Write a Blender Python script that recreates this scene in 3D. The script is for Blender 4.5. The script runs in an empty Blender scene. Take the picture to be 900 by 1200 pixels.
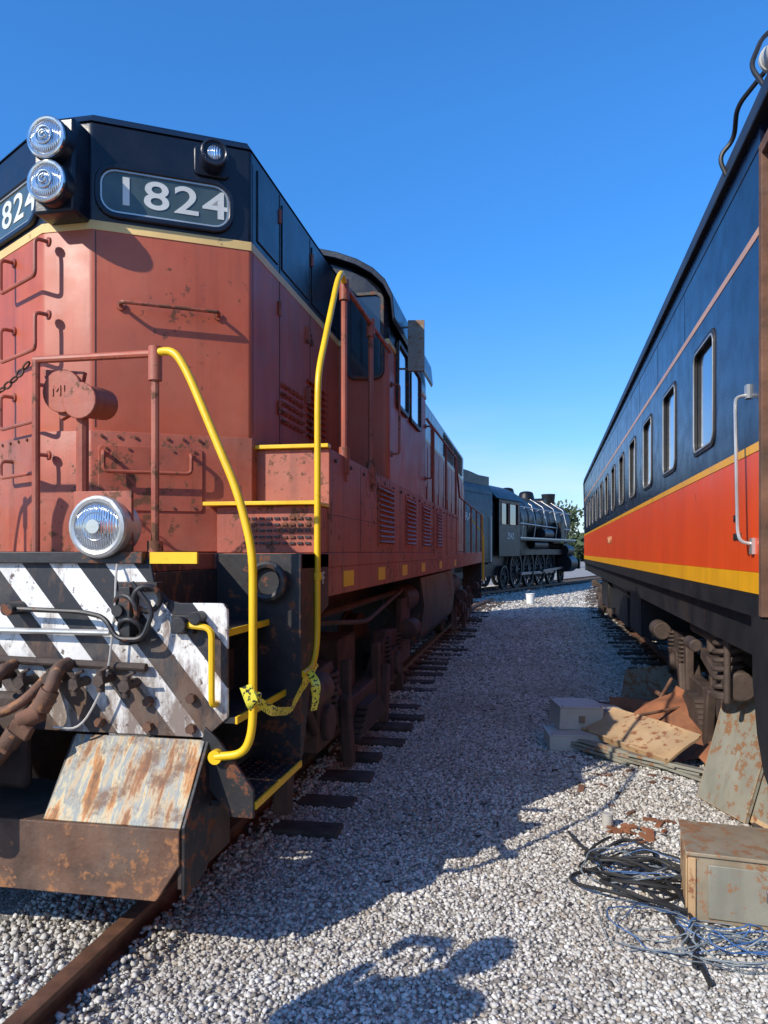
import bpy, bmesh, math, random
import numpy as np
from mathutils import Vector, Matrix, Euler
random.seed(7)
rng=np.random.default_rng(11)
scene=bpy.context.scene
V=Vector
# ------------------------------------------------------------------ materials
def nd(nt,t,**k):
    n=nt.nodes.new(t)
    for a,b in k.items(): setattr(n,a,b)
    return n
def ramp(nt,fac,stops,interp='LINEAR'):
    r=nd(nt,'ShaderNodeValToRGB'); r.color_ramp.interpolation=interp
    e=r.color_ramp.elements
    while len(e)<len(stops): e.new(0.5)
    for i,(p,c) in enumerate(stops):
        e[i].position=p
        e[i].color=(c,c,c,1) if not hasattr(c,'__len__') else (*c,1)
    nt.links.new(fac,r.inputs[0]); return r.outputs[0]
def noi(nt,vec,scale,detail=5,rough=.55,mscale=None):
    if mscale:
        m=nd(nt,'ShaderNodeMapping'); m.inputs['Scale'].default_value=mscale
        nt.links.new(vec,m.inputs[0]); vec=m.outputs[0]
    n=nd(nt,'ShaderNodeTexNoise'); n.inputs['Scale'].default_value=scale
    n.inputs['Detail'].default_value=detail; n.inputs['Roughness'].default_value=rough
    nt.links.new(vec,n.inputs['Vector']); return n.outputs['Fac']
def mix(nt,f,a,b,mode='MIX'):
    m=nd(nt,'ShaderNodeMix',data_type='RGBA',blend_type=mode)
    for s,v in ((0,f),(6,a),(7,b)):
        if hasattr(v,'is_linked'): nt.links.new(v,m.inputs[s])
        elif hasattr(v,'__len__'): m.inputs[s].default_value=(*v[:3],1)
        else: m.inputs[s].default_value=v
    return m.outputs[2]
def base(name):
    m=bpy.data.materials.new(name); m.use_nodes=True; nt=m.node_tree
    b=nt.nodes['Principled BSDF']; tc=nd(nt,'ShaderNodeTexCoord')
    return m,nt,b,tc.outputs['Object']
def mat(name,col,rough=.5,metal=0,var=.25,vs=2.5,rust=0,rc=(.13,.045,.018),bump=.15,bs=18,streak=0,dust=0,dc=(.3,.25,.2),coat=0,wavy=0,spec=.5):
    m,nt,b,o=base(name); L=nt.links.new
    n1=noi(nt,o,vs,6)
    c=mix(nt,ramp(nt,n1,[(.3,0),(.72,1)]),tuple(x*(1-var) for x in col),tuple(min(1,x*(1+var)) for x in col))
    if streak:
        s=noi(nt,o,9,4,.6,(1,1,.07))
        c=mix(nt,ramp(nt,s,[(.5,0),(.75,streak)]),c,tuple(x*.3 for x in col))
    if dust:
        s=noi(nt,o,1.7,8,.7)
        c=mix(nt,ramp(nt,s,[(.42,0),(.75,dust)]),c,dc)
    rf=None
    if rust:
        s=noi(nt,o,15,9,.7); s2=noi(nt,o,1.3,3)
        mm=nd(nt,'ShaderNodeMath',operation='MULTIPLY_ADD'); L(s2,mm.inputs[0]); mm.inputs[1].default_value=.5; L(s,mm.inputs[2])
        t=1.03-rust*.5
        rf=ramp(nt,mm.outputs[0],[(max(0,t-.03),0),(min(1,t+.03),1)])
        rcol=mix(nt,noi(nt,o,30,4),tuple(x*.5 for x in rc),tuple(x*1.7 for x in rc))
        c=mix(nt,rf,c,rcol)
    L(c,b.inputs['Base Color'])
    r=nd(nt,'ShaderNodeMapRange'); L(noi(nt,o,5,5),r.inputs[0]); r.inputs[3].default_value=max(.02,rough-.14); r.inputs[4].default_value=min(1,rough+.14)
    if rf: 
        x=nd(nt,'ShaderNodeMath',operation='MAXIMUM'); L(r.outputs[0],x.inputs[0])
        y=nd(nt,'ShaderNodeMath',operation='MULTIPLY'); L(rf,y.inputs[0]); y.inputs[1].default_value=.85; L(y.outputs[0],x.inputs[1]); L(x.outputs[0],b.inputs['Roughness'])
    else: L(r.outputs[0],b.inputs['Roughness'])
    b.inputs['Metallic'].default_value=metal; b.inputs['Specular IOR Level'].default_value=spec
    if coat: b.inputs['Coat Weight'].default_value=coat; b.inputs['Coat Roughness'].default_value=.08
    bp=nd(nt,'ShaderNodeBump'); bp.inputs['Strength'].default_value=bump; bp.inputs['Distance'].default_value=.01
    L(noi(nt,o,bs,6,.6),bp.inputs['Height']); last=bp
    if wavy:
        b2=nd(nt,'ShaderNodeBump'); b2.inputs['Strength'].default_value=wavy; b2.inputs['Distance'].default_value=.02
        L(noi(nt,o,1.6,1),b2.inputs['Height']); L(bp.outputs[0],b2.inputs['Normal']); last=b2
    L(last.outputs[0],b.inputs['Normal'])
    return m
RED=mat('oxide_red_paint',(.43,.087,.036),.5,var=.16,streak=.4,rust=.17,rc=(.1,.035,.018),dust=.35,dc=(.42,.17,.1),bump=.1,wavy=.25)
DRED=mat('oxide_red_worn',(.36,.083,.042),.55,var=.25,streak=.6,rust=.38,rc=(.11,.045,.02),dust=.5,dc=(.36,.19,.13),bump=.2,wavy=.2)
BLK=mat('black_blue_paint',(.008,.011,.02),.3,var=.4,dust=.12,dc=(.06,.065,.08),rust=.08,wavy=.3,spec=.4)
BLKW=mat('worn_black_paint',(.014,.014,.016),.5,var=.5,dust=.35,dc=(.09,.075,.06),rust=.4,bump=.25)
YEL=mat('safety_yellow_paint',(.82,.5,.01),.4,var=.1,rust=.12,streak=.2)
CRM=mat('cream_stripe_paint',(.68,.46,.17),.5,var=.15,rust=.2)
RUST=mat('rusty_steel',(.13,.056,.03),.85,var=.6,vs=6,dust=.5,dc=(.22,.14,.09),bump=.5,bs=30)
PLOW=mat('scraped_rusty_steel',(.12,.055,.03),.7,var=.6,vs=5,streak=.5,dust=.6,dc=(.2,.15,.11),rust=.4,rc=(.25,.11,.045),bump=.5,bs=30)
DRUST=mat('dark_greasy_steel',(.055,.035,.026),.7,var=.6,vs=5,dust=.5,dc=(.13,.09,.065),bump=.5,bs=25)
TRK=mat('truck_frame_grime',(.075,.04,.028),.8,var=.6,vs=5,dust=.6,dc=(.14,.095,.07),bump=.5,bs=25)
STEEL=mat('bare_steel',(.3,.27,.25),.4,metal=.8,var=.3,rust=.35)
CHROME=mat('chrome_trim',(.6,.6,.58),.2,metal=.95,var=.15,bump=.05)
RAILM=mat('rusted_rail',(.17,.08,.045),.55,metal=.3,var=.5,vs=8,bump=.4,dust=.3,dc=(.22,.14,.1))
WHITE=mat('white_paint',(.75,.75,.72),.5,var=.1,rust=.15)
NUMW=mat('number_white',(.62,.63,.58),.5,var=.12,dust=.2,dc=(.4,.42,.4))
SILV=mat('aluminium',(.55,.54,.5),.38,metal=.6,var=.2,dust=.2)
RUBB=mat('black_rubber',(.018,.018,.018),.6,var=.4,dust=.3,dc=(.08,.07,.06))
WOOD=mat('creosote_tie',(.05,.037,.03),.9,var=.6,vs=9,bump=.7,bs=25,dust=.5,dc=(.17,.145,.12))
GLASS=mat('dark_glass',(.012,.015,.02),.06,var=.2,bump=.0,coat=1)
NGLASS=mat('numberboard_glass',(.045,.07,.062),.2,var=.35,vs=5,bump=.0,coat=.4,dust=.3,dc=(.16,.18,.16))
CNAVY=mat('coach_navy_gloss',(.006,.009,.024),.26,var=.3,vs=1.2,bump=.04,bs=40,wavy=.22,spec=.32,dust=.1,dc=(.04,.045,.06))
CORG=mat('coach_orange_paint',(.88,.085,.01),.33,var=.08,vs=1.2,bump=.05,streak=.15,wavy=.2,spec=.4,dust=.15,dc=(.7,.14,.05))
CYEL=mat('coach_yellow_paint',(.92,.42,.01),.35,var=.1,bump=.05,streak=.25,spec=.4)
CTAN=mat('coach_tan_stripe',(.62,.32,.16),.4,var=.12)
CBLK=mat('coach_black',(.012,.012,.013),.5,var=.4,dust=.4,dc=(.07,.055,.045),rust=.2)
CROOF=mat('coach_roof',(.018,.019,.024),.5,var=.4,dust=.35,dc=(.08,.07,.06),spec=.3)
SBLK=mat('steam_black',(.007,.007,.008),.42,var=.4,dust=.12,dc=(.03,.03,.03),spec=.35)
SGRY=mat('steam_graphite',(.022,.023,.025),.5,var=.3,dust=.2,dc=(.05,.05,.05),spec=.35)
CAB=mat('grey_cabinet_paint',(.24,.23,.18),.55,var=.2,rust=.44,rc=(.2,.1,.045),dust=.5,dc=(.28,.21,.14),bump=.2,streak=.3)
BOXR=mat('rust_stained_box',(.27,.22,.15),.6,var=.3,rust=.52,rc=(.22,.11,.05),dust=.6,dc=(.3,.19,.1),bump=.25,streak=.35)
CABL=mat('light_cabinet_paint',(.48,.46,.41),.5,var=.15,rust=.25,rc=(.25,.12,.06),dust=.4,dc=(.35,.27,.2),bump=.2)
TANR=mat('tan_rusted_sheet',(.44,.28,.14),.7,var=.3,rust=.46,rc=(.2,.08,.035),dust=.5,dc=(.45,.36,.25),bump=.3)
RSHT=mat('red_rust_sheet',(.24,.085,.035),.85,var=.5,vs=5,dust=.4,dc=(.32,.17,.09),bump=.4)
BLUEW=mat('blue_cable',(.04,.12,.3),.5,var=.3,dust=.4,dc=(.2,.22,.24))
GREYW=mat('grey_cable',(.18,.21,.23),.5,var=.3)
def lampglass():
    m,nt,b,o=base('lamp_lens'); b.inputs['Base Color'].default_value=(.6,.63,.66,1); b.inputs['Roughness'].default_value=.1
    b.inputs['Metallic'].default_value=.85
    w=nd(nt,'ShaderNodeTexWave'); w.inputs['Scale'].default_value=28; nt.links.new(o,w.inputs[0])
    bp=nd(nt,'ShaderNodeBump'); bp.inputs['Strength'].default_value=.6; bp.inputs['Distance'].default_value=.01; nt.links.new(w.outputs['Fac'],bp.inputs['Height']); nt.links.new(bp.outputs[0],b.inputs['Normal'])
    b.inputs['Coat Weight'].default_value=1
    return m
LENS=lampglass()
def stripes():
    m,nt,b,o=base('hazard_striped_paint'); L=nt.links.new
    s=nd(nt,'ShaderNodeSeparateXYZ'); L(o,s.inputs[0])
    a=nd(nt,'ShaderNodeMath',operation='MULTIPLY_ADD'); L(s.outputs[2],a.inputs[0]); a.inputs[1].default_value=.82; L(s.outputs[0],a.inputs[2])
    d=nd(nt,'ShaderNodeMath',operation='DIVIDE'); L(a.outputs[0],d.inputs[0]); d.inputs[1].default_value=.275
    a2=nd(nt,'ShaderNodeMath',operation='ADD'); L(d.outputs[0],a2.inputs[0]); a2.inputs[1].default_value=.1
    f=nd(nt,'ShaderNodeMath',operation='FRACT'); L(a2.outputs[0],f.inputs[0])
    g=nd(nt,'ShaderNodeMath',operation='GREATER_THAN'); L(f.outputs[0],g.inputs[0]); g.inputs[1].default_value=.5
    c=mix(nt,g.outputs[0],(.014,.015,.02),(.78,.76,.71))
    st=noi(nt,o,9,6,.7,(1,1,.35)); 
    mr=nd(nt,'ShaderNodeMapRange'); L(s.outputs[2],mr.inputs[0]); mr.inputs[1].default_value=1.6; mr.inputs[2].default_value=1.0; mr.inputs[3].default_value=0; mr.inputs[4].default_value=.14
    ad=nd(nt,'ShaderNodeMath',operation='ADD'); L(st,ad.inputs[0]); L(mr.outputs[0],ad.inputs[1])
    c=mix(nt,ramp(nt,ad.outputs[0],[(.55,0),(.69,.85)]),c,(.13,.07,.04))
    n2=noi(nt,o,2.2,8,.7); c=mix(nt,ramp(nt,n2,[(.48,0),(.8,.7)]),c,(.2,.165,.13))
    n3=noi(nt,o,22,8,.75); c=mix(nt,ramp(nt,n3,[(.6,0),(.64,.9)]),c,(.07,.035,.02))
    L(c,b.inputs['Base Color']); b.inputs['Roughness'].default_value=.55
    bp=nd(nt,'ShaderNodeBump'); bp.inputs['Strength'].default_value=.25; bp.inputs['Distance'].default_value=.01; L(st,bp.inputs['Height']); L(bp.outputs[0],b.inputs['Normal'])
    return m
STRP=stripes()
def rustpanel():
    m,nt,b,o=base('streaked_rust_plate'); L=nt.links.new
    st=noi(nt,o,11,5,.65,(1,.3,.1)); 
    c=ramp(nt,st,[(.28,(.07,.03,.016)),(.38,(.26,.11,.04)),(.44,(.42,.33,.21)),(.5,(.22,.25,.25)),(.55,(.48,.4,.25)),(.6,(.4,.17,.05)),(.7,(.09,.04,.018))])
    n2=noi(nt,o,6,9,.75); c=mix(nt,ramp(nt,n2,[(.5,0),(.62,.85)]),c,(.13,.06,.03))
    L(c,b.inputs['Base Color']); b.inputs['Roughness'].default_value=.6; b.inputs['Metallic'].default_value=.2
    bp=nd(nt,'ShaderNodeBump'); bp.inputs['Strength'].default_value=.4; bp.inputs['Distance'].default_value=.008; L(n2,bp.inputs['Height']); L(bp.outputs[0],b.inputs['Normal'])
    return m
RPAN=rustpanel()
def tapem():
    m,nt,b,o=base('caution_tape'); L=nt.links.new
    n=noi(nt,o,60,2); c=mix(nt,ramp(nt,n,[(.56,0),(.58,1)]),(.8,.7,.05),(.04,.04,.02))
    L(c,b.inputs['Base Color']); b.inputs['Roughness'].default_value=.35
    return m
TAPE=tapem()
def gravel_ground():
    m,nt,b,o=base('gravel_ground'); L=nt.links.new
    v=nd(nt,'ShaderNodeTexVoronoi'); v.inputs['Scale'].default_value=40; L(o,v.inputs['Vector'])
    v2=nd(nt,'ShaderNodeTexVoronoi'); v2.inputs['Scale'].default_value=40; v2.feature='DISTANCE_TO_EDGE'; L(o,v2.inputs['Vector'])
    sp=nd(nt,'ShaderNodeSeparateColor'); L(v.outputs['Color'],sp.inputs[0])
    c=ramp(nt,sp.outputs[0],[(0,(.2,.183,.16)),(.5,(.36,.335,.3)),(1,(.54,.515,.47))])
    c=mix(nt,ramp(nt,v2.outputs['Distance'],[(0,.6),(.1,0)]),c,(.11,.1,.085))
    n=noi(nt,o,.5,8,.65); c=mix(nt,ramp(nt,n,[(.46,0),(.7,.55)]),c,(.2,.16,.12))
    L(c,b.inputs['Base Color']); b.inputs['Roughness'].default_value=.9
    bp=nd(nt,'ShaderNodeBump'); bp.inputs['Strength'].default_value=.9; bp.inputs['Distance'].default_value=.015
    L(v2.outputs['Distance'],bp.inputs['Height']); L(bp.outputs[0],b.inputs['Normal'])
    return m
GRG=gravel_ground()
def stone():
    m,nt,b,o=base('limestone_gravel'); L=nt.links.new
    g=nd(nt,'ShaderNodeNewGeometry')
    c=ramp(nt,g.outputs['Random Per Island'],[(0,(.14,.125,.11)),(.12,(.3,.275,.245)),(.2,(.4,.33,.25)),(.28,(.44,.415,.375)),(.6,(.54,.515,.465)),(.88,(.64,.615,.56)),(1,(.76,.74,.69))])
    n=noi(nt,o,.8,7,.65); c=mix(nt,ramp(nt,n,[(.46,0),(.72,.6)]),c,(.28,.22,.16))
    L(c,b.inputs['Base Color']); b.inputs['Roughness'].default_value=.85
    return m
STONE=stone()
# ------------------------------------------------------------------ geometry helpers
def gbox(x0,x1,y0,y1,z0,z1):
    v=[(x,y,z) for x in (x0,x1) for y in (y0,y1) for z in (z0,z1)]
    return v,[(0,1,3,2),(4,6,7,5),(0,4,5,1),(2,3,7,6),(0,2,6,4),(1,5,7,3)]
def gobox(c,s,rot=(0,0,0)):
    v,f=gbox(-s[0]/2,s[0]/2,-s[1]/2,s[1]/2,-s[2]/2,s[2]/2)
    M=Matrix.Translation(c)@Euler(rot).to_matrix().to_4x4()
    return [tuple(M@V(p)) for p in v],f
def gbent(c,s,rot,amp,n=10):
    # crumpled sheet: grid bent along x with ripples
    M=Matrix.Translation(c)@Euler(rot).to_matrix().to_4x4(); v=[];f=[]
    for t in (0,s[2]):
        for i in range(n+1):
            for j in range(n+1):
                u,w_=i/n-.5,j/n-.5
                z=amp*(math.sin(u*5+1)*.6+math.sin(w_*7+u*4)*.4)+(amp*1.5*max(0,abs(u)-.38)*8 if u>0 else 0)
                v.append(tuple(M@V((u*s[0],w_*s[1],z+t))))
    k=(n+1)**2
    for i in range(n):
        for j in range(n):
            a=i*(n+1)+j; q=(a,a+1,a+n+2,a+n+1); f+=[q[::-1],tuple(x+k for x in q)]
    for i in range(n):
        for a,b in ((i,i+1),(n*(n+1)+i,n*(n+1)+i+1),(i*(n+1),(i+1)*(n+1)),(i*(n+1)+n,(i+1)*(n+1)+n)): f.append((a,b,b+k,a+k))
    return v,f
def gplate(o,R,U,pts,d0,d1):
    o,R,U=V(o),V(R).normalized(),V(U).normalized(); N=R.cross(U); n=len(pts)
    v=[tuple(o+R*a+U*b+N*d) for d in (d0,d1) for a,b in pts]
    return v,[tuple(range(n))[::-1],tuple(range(n,2*n))]+[(i,(i+1)%n,n+(i+1)%n,n+i) for i in range(n)]
def gring(o,R,U,po,pi,d0,d1):
    o,R,U=V(o),V(R).normalized(),V(U).normalized(); N=R.cross(U); n=len(po)
    v=[tuple(o+R*a+U*b+N*d) for d in (d0,d1) for P in (po,pi) for a,b in P]
    f=[]
    for i in range(n):
        j=(i+1)%n
        f+=[(2*n+i,2*n+j,3*n+j,3*n+i),(i,j,2*n+j,2*n+i),(n+i,3*n+i,3*n+j,n+j),(i,n+i,n+j,j)]
    return v,f
def rrect(w,h,r,seg=5):
    p=[]
    for cx,cy,a in ((w/2-r,h/2-r,0),(-w/2+r,h/2-r,90),(-w/2+r,-h/2+r,180),(w/2-r,-h/2+r,270)):
        for i in range(seg+1):
            t=math.radians(a+90*i/seg); p.append((cx+r*math.cos(t),cy+r*math.sin(t)))
    return p
def circ(r,n=24): return [(r*math.cos(2*math.pi*i/n),r*math.sin(2*math.pi*i/n)) for i in range(n)]
def frame(N):
    N=V(N).normalized(); R=N.orthogonal().normalized(); return R,N.cross(R)
def gcyl(p0,p1,r,r2=None,seg=20):
    p0,p1=V(p0),V(p1); r2=r if r2 is None else r2; R,U=frame(p1-p0)
    v=[]
    for p,q in ((p0,r),(p1,r2)):
        for a,b in circ(q,seg): v.append(tuple(p+R*a+U*b))
    return v,[tuple(range(seg))[::-1],tuple(range(seg,2*seg))]+[(i,(i+1)%seg,seg+(i+1)%seg,seg+i) for i in range(seg)]
def fillet(pts,r):
    pts=[V(p) for p in pts]
    if r<=0: return pts
    out=[pts[0]]
    for i in range(1,len(pts)-1):
        a,b,c=pts[i-1],pts[i],pts[i+1]
        d1=min(r,(a-b).length*.45); d2=min(r,(c-b).length*.45)
        A=b+(a-b).normalized()*d1; C=b+(c-b).normalized()*d2
        for k in range(6):
            t=k/5; out.append(A*(1-t)**2+b*2*t*(1-t)+C*t*t)
    out.append(pts[-1]); return out
def gtube(pts,r,seg=10,fl=.05,closed=False):
    P=fillet(pts,fl) if not closed else [V(p) for p in pts]; n=len(P); v=[]; f=[]
    R=None
    for i in range(n):
        if closed: T=P[(i+1)%n]-P[i-1]
        else: T=P[min(i+1,n-1)]-P[max(i-1,0)]
        if T.length<1e-9: T=V((0,0,1))
        T.normalize()
        if R is None: R=T.orthogonal().normalized()
        R=(R-T*R.dot(T)); 
        if R.length<1e-6: R=T.orthogonal()
        R.normalize(); U=T.cross(R)
        for k in range(seg):
            a=2*math.pi*k/seg; v.append(tuple(P[i]+(R*math.cos(a)+U*math.sin(a))*r))
    m=n if closed else n-1
    for i in range(m):
        j=(i+1)%n
        for k in range(seg): f.append((i*seg+k,i*seg+(k+1)%seg,j*seg+(k+1)%seg,j*seg+k))
    if not closed: f+=[tuple(range(seg))[::-1],tuple(range((n-1)*seg,n*seg))]
    return v,f
def gtorus(c,Rr,r,N,seg=18,s2=8,el=1):
    R,U=frame(N); c=V(c)
    return gtube([c+R*a*el+U*b for a,b in circ(Rr,seg)],r,s2,0,True)
def gloft(rings,cap=True):
    n=len(rings[0]); v=[tuple(p) for r in rings for p in r]; f=[]
    for i in range(len(rings)-1):
        for k in range(n): f.append((i*n+k,i*n+(k+1)%n,(i+1)*n+(k+1)%n,(i+1)*n+k))
    if cap: f+=[tuple(range(n))[::-1],tuple(range((len(rings)-1)*n,len(rings)*n))]
    return v,f
def gdome(c,N,r,h,seg=20,st=5):
    c=V(c);R,U=frame(N);N=V(N).normalized()
    rings=[[c+N*(h*math.sin(t))+R*(a*math.cos(t))+U*(b*math.cos(t)) for a,b in circ(r,seg)] for t in [math.radians(88)*i/st for i in range(st+1)]]
    return gloft(rings)
def gprof(path,prof):
    P=[V(p) for p in path]; rings=[]
    for i in range(len(P)):
        T=(P[min(i+1,len(P)-1)]-P[max(i-1,0)]).normalized(); S=V((T.y,-T.x,0)).normalized()
        rings.append([P[i]+S*a+V((0,0,b)) for a,b in prof])
    return gloft(rings)
def gribbon(pts,w,th=.001):
    P=fillet(pts,.05); rings=[]
    for i,p in enumerate(P):
        T=(P[min(i+1,len(P)-1)]-P[max(i-1,0)]).normalized()
        a=i*.25; W=V((math.sin(a)*.6,math.cos(a*.7)*.5,1)); W=(W-T*W.dot(T)).normalized(); N=T.cross(W)
        rings.append([p+W*w/2,p-W*w/2,p-W*w/2+N*th,p+W*w/2+N*th])
    return gloft(rings)
def mir(g,c=-2.5): return [(2*c-p[0],p[1],p[2]) for p in g[0]],g[1]
def root(name,loc=(0,0,0)):
    e=bpy.data.objects.new(name,None); e.location=loc; e.empty_display_size=.3; scene.collection.objects.link(e); return e
def ob(name,geos,m,parent=None,bevel=0,smooth=True,seg=2,world=True):
    if isinstance(geos,tuple): geos=[geos]
    v=[];f=[]
    for gv,gf in geos:
        k=len(v); v+=[tuple(p) for p in gv]; f+=[tuple(i+k for i in q) for q in gf]
    me=bpy.data.meshes.new(name); me.from_pydata(v,[],f); 
    bm=bmesh.new(); bm.from_mesh(me); bmesh.ops.recalc_face_normals(bm,faces=bm.faces); bm.to_mesh(me); bm.free()
    if smooth:
        me.polygons.foreach_set('use_smooth',[True]*len(me.polygons)); me.set_sharp_from_angle(angle=math.radians(32))
    me.materials.append(m)
    o=bpy.data.objects.new(name,me); scene.collection.objects.link(o)
    if parent:
        o.parent=parent
        if world: o.matrix_parent_inverse=Matrix.Translation(-V(parent.location))
    if bevel:
        b=o.modifiers.new('bevel','BEVEL'); b.width=bevel; b.segments=seg; b.limit_method='ANGLE'
    return o
def text(name,s,o,R,U,size,m,parent,sx=1,bold=.0,ext=.002,world=True):
    cu=bpy.data.curves.new(name,'FONT'); cu.body=s; cu.size=size; cu.extrude=ext; cu.offset=bold; cu.align_x='CENTER'; cu.align_y='CENTER'; cu.space_character=1.1
    t=bpy.data.objects.new(name,cu); scene.collection.objects.link(t); bpy.context.view_layer.update()
    me=bpy.data.meshes.new_from_object(t.evaluated_get(bpy.context.evaluated_depsgraph_get())); bpy.data.objects.remove(t)
    R,U=V(R).normalized(),V(U).normalized(); N=R.cross(U)
    M=Matrix(((R.x*sx,U.x,N.x,o[0]),(R.y*sx,U.y,N.y,o[1]),(R.z*sx,U.z,N.z,o[2]),(0,0,0,1))); me.transform(M)
    me.materials.clear(); me.materials.append(m)
    t=bpy.data.objects.new(name,me); scene.collection.objects.link(t); t.parent=parent
    if world: t.matrix_parent_inverse=Matrix.Translation(-V(parent.location))
    return t
X,Y,Z=V((1,0,0)),V((0,1,0)),V((0,0,1))
# ------------------------------------------------------------------ world / light / camera
EL,AZ=math.radians(33),math.radians(36)
w=bpy.data.worlds.new('World'); scene.world=w; w.use_nodes=True; nt=w.node_tree
sky=nd(nt,'ShaderNodeTexSky',sky_type='NISHITA'); sky.sun_disc=False; sky.sun_elevation=EL; sky.sun_rotation=AZ+math.pi
sky.air_density=1.0; sky.dust_density=.3; sky.ozone_density=2.0
tc=nd(nt,'ShaderNodeTexCoord'); 
sx=nd(nt,'ShaderNodeSeparateXYZ'); nt.links.new(tc.outputs['Generated'],sx.inputs[0])
tint=ramp(nt,sx.outputs[2],[(0,(.62,.70,.90)),(.12,(.56,.70,1.0)),(.35,(.5,.72,1.0)),(.7,(.55,.76,1.0))])
tinted=mix(nt,1.0,sky.outputs[0],tint,'MULTIPLY')
br=ramp(nt,sx.outputs[2],[(0,.62),(.15,.8),(.5,1)])
tinted=mix(nt,1.0,tinted,br,'MULTIPLY')
mp=nd(nt,'ShaderNodeMapping'); mp.inputs['Scale'].default_value=(1,1,5); nt.links.new(tc.outputs['Generated'],mp.inputs[0])
cn=nd(nt,'ShaderNodeTexNoise'); cn.inputs['Scale'].default_value=3.2; cn.inputs['Detail'].default_value=7; nt.links.new(mp.outputs[0],cn.inputs['Vector'])
cr=ramp(nt,cn.outputs['Fac'],[(.47,0),(.75,.6)])
hr=ramp(nt,sx.outputs[2],[(.0,1),(.2,0)])
mm=nd(nt,'ShaderNodeMath',operation='MULTIPLY'); nt.links.new(cr,mm.inputs[0]); nt.links.new(hr,mm.inputs[1])
cl=mix(nt,mm.outputs[0],tinted,(3.6,3.75,3.9))
bg=nt.nodes['Background']; bg.inputs[1].default_value=.15
hs=nd(nt,'ShaderNodeHueSaturation'); hs.inputs['Saturation'].default_value=1.12; hs.inputs['Value'].default_value=1.72; nt.links.new(cl,hs.inputs['Color']); nt.links.new(hs.outputs[0],bg.inputs[0])
sl=bpy.data.lights.new('sun','SUN'); sl.energy=5.0; sl.angle=math.radians(.5); sl.color=(1,.93,.82)
so=bpy.data.objects.new('sun',sl); scene.collection.objects.link(so)
d=V((math.sin(AZ)*math.cos(EL),math.cos(AZ)*math.cos(EL),-math.sin(EL))); so.rotation_euler=d.to_track_quat('-Z','Y').to_euler(); so.location=(-8,-12,12)
cd=bpy.data.cameras.new('camera'); cam=bpy.data.objects.new('camera',cd); scene.collection.objects.link(cam); scene.camera=cam
cd.sensor_fit='VERTICAL'; cd.sensor_height=36; cd.sensor_width=27; cd.lens=26.4; cd.shift_y=47/1200; cd.clip_end=3000; cd.clip_start=.05
cam.location=(0,0,1.75); cam.rotation_euler=(math.radians(90),0,math.radians(10.8))
scene.view_settings.view_transform='Standard'; scene.view_settings.look='None'; scene.view_settings.exposure=0
# ------------------------------------------------------------------ ground + gravel
ob('ground',([(-800,-300,0),(800,-300,0),(800,1500,0),(-800,1500,0)],[(0,1,2,3)]),GRG)
def stones(name,regions):
    ph=(1+5**.5)/2
    iv=np.array([(-1,ph,0),(1,ph,0),(-1,-ph,0),(1,-ph,0),(0,-1,ph),(0,1,ph),(0,-1,-ph),(0,1,-ph),(ph,0,-1),(ph,0,1),(-ph,0,-1),(-ph,0,1)],float); iv/=np.linalg.norm(iv[0])
    it=np.array([(0,11,5),(0,5,1),(0,1,7),(0,7,10),(0,10,11),(1,5,9),(5,11,4),(11,10,2),(10,7,6),(7,1,8),(3,9,4),(3,4,2),(3,2,6),(3,6,8),(3,8,9),(4,9,5),(2,4,11),(6,2,10),(8,6,7),(9,8,1)])
    allv=[];N=0
    for x0,x1,y0,y1,n,s0,s1,zz in regions:
        p=np.stack([rng.uniform(x0,x1,n),rng.uniform(y0,y1,n),rng.uniform(-.003,.01,n)+rng.uniform(0,1,n)*zz],1)
        s=rng.uniform(s0,s1,n)*rng.choice([.6,.9,1,1.3],n)
        sc=np.stack([s*rng.uniform(.8,1.4,n),s*rng.uniform(.7,1.1,n),s*rng.uniform(.5,.85,n)],1)
        vv=iv[None]*rng.uniform(.72,1.22,(n,12,1))*sc[:,None,:]
        a=rng.uniform(0,6.28,n);ca,sa=np.cos(a),np.sin(a); t=rng.normal(0,.4,n)
        x,y,z=vv[...,0].copy(),vv[...,1].copy(),vv[...,2].copy()
        ct,stt=np.cos(t)[:,None],np.sin(t)[:,None]; x,z=x*ct-z*stt,x*stt+z*ct
        xx=x*ca[:,None]-y*sa[:,None]; yy=x*sa[:,None]+y*ca[:,None]
        allv.append(np.stack([xx,yy,z],2)+p[:,None,:]); N+=n
    v=np.concatenate(allv).reshape(-1,3); f=(it[None]+(np.arange(N)*12)[:,None,None]).reshape(-1)
    me=bpy.data.meshes.new(name); me.vertices.add(len(v)); me.vertices.foreach_set('co',v.ravel().astype(np.float32))
    me.loops.add(len(f)); me.loops.foreach_set('vertex_index',f.astype(np.int32)); nf=len(f)//3
    me.polygons.add(nf); me.polygons.foreach_set('loop_start',np.arange(0,len(f),3,dtype=np.int32)); me.polygons.foreach_set('loop_total',np.full(nf,3,dtype=np.int32))
    me.update(calc_edges=True); me.materials.append(STONE)
    o=bpy.data.objects.new(name,me); scene.collection.objects.link(o)
stones('gravel',[(-2.4,1.4,2.5,4.6,40000,.0075,.013,0),(-1.9,2.2,4.6,7.5,38000,.0085,.0145,0),(-1.6,3.2,7.5,12,26000,.012,.019,0),(-2,4,12,22,18000,.018,.028,0),(-3.5,4,22,40,8000,.028,.045,0),
  (-1.7,-1.55,2.2,9,3500,.01,.015,.045),(-2.4,-1.82,2.2,4.5,4500,.01,.015,.03),(1.6,1.84,5,12,2500,.012,.018,.04)])
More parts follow.
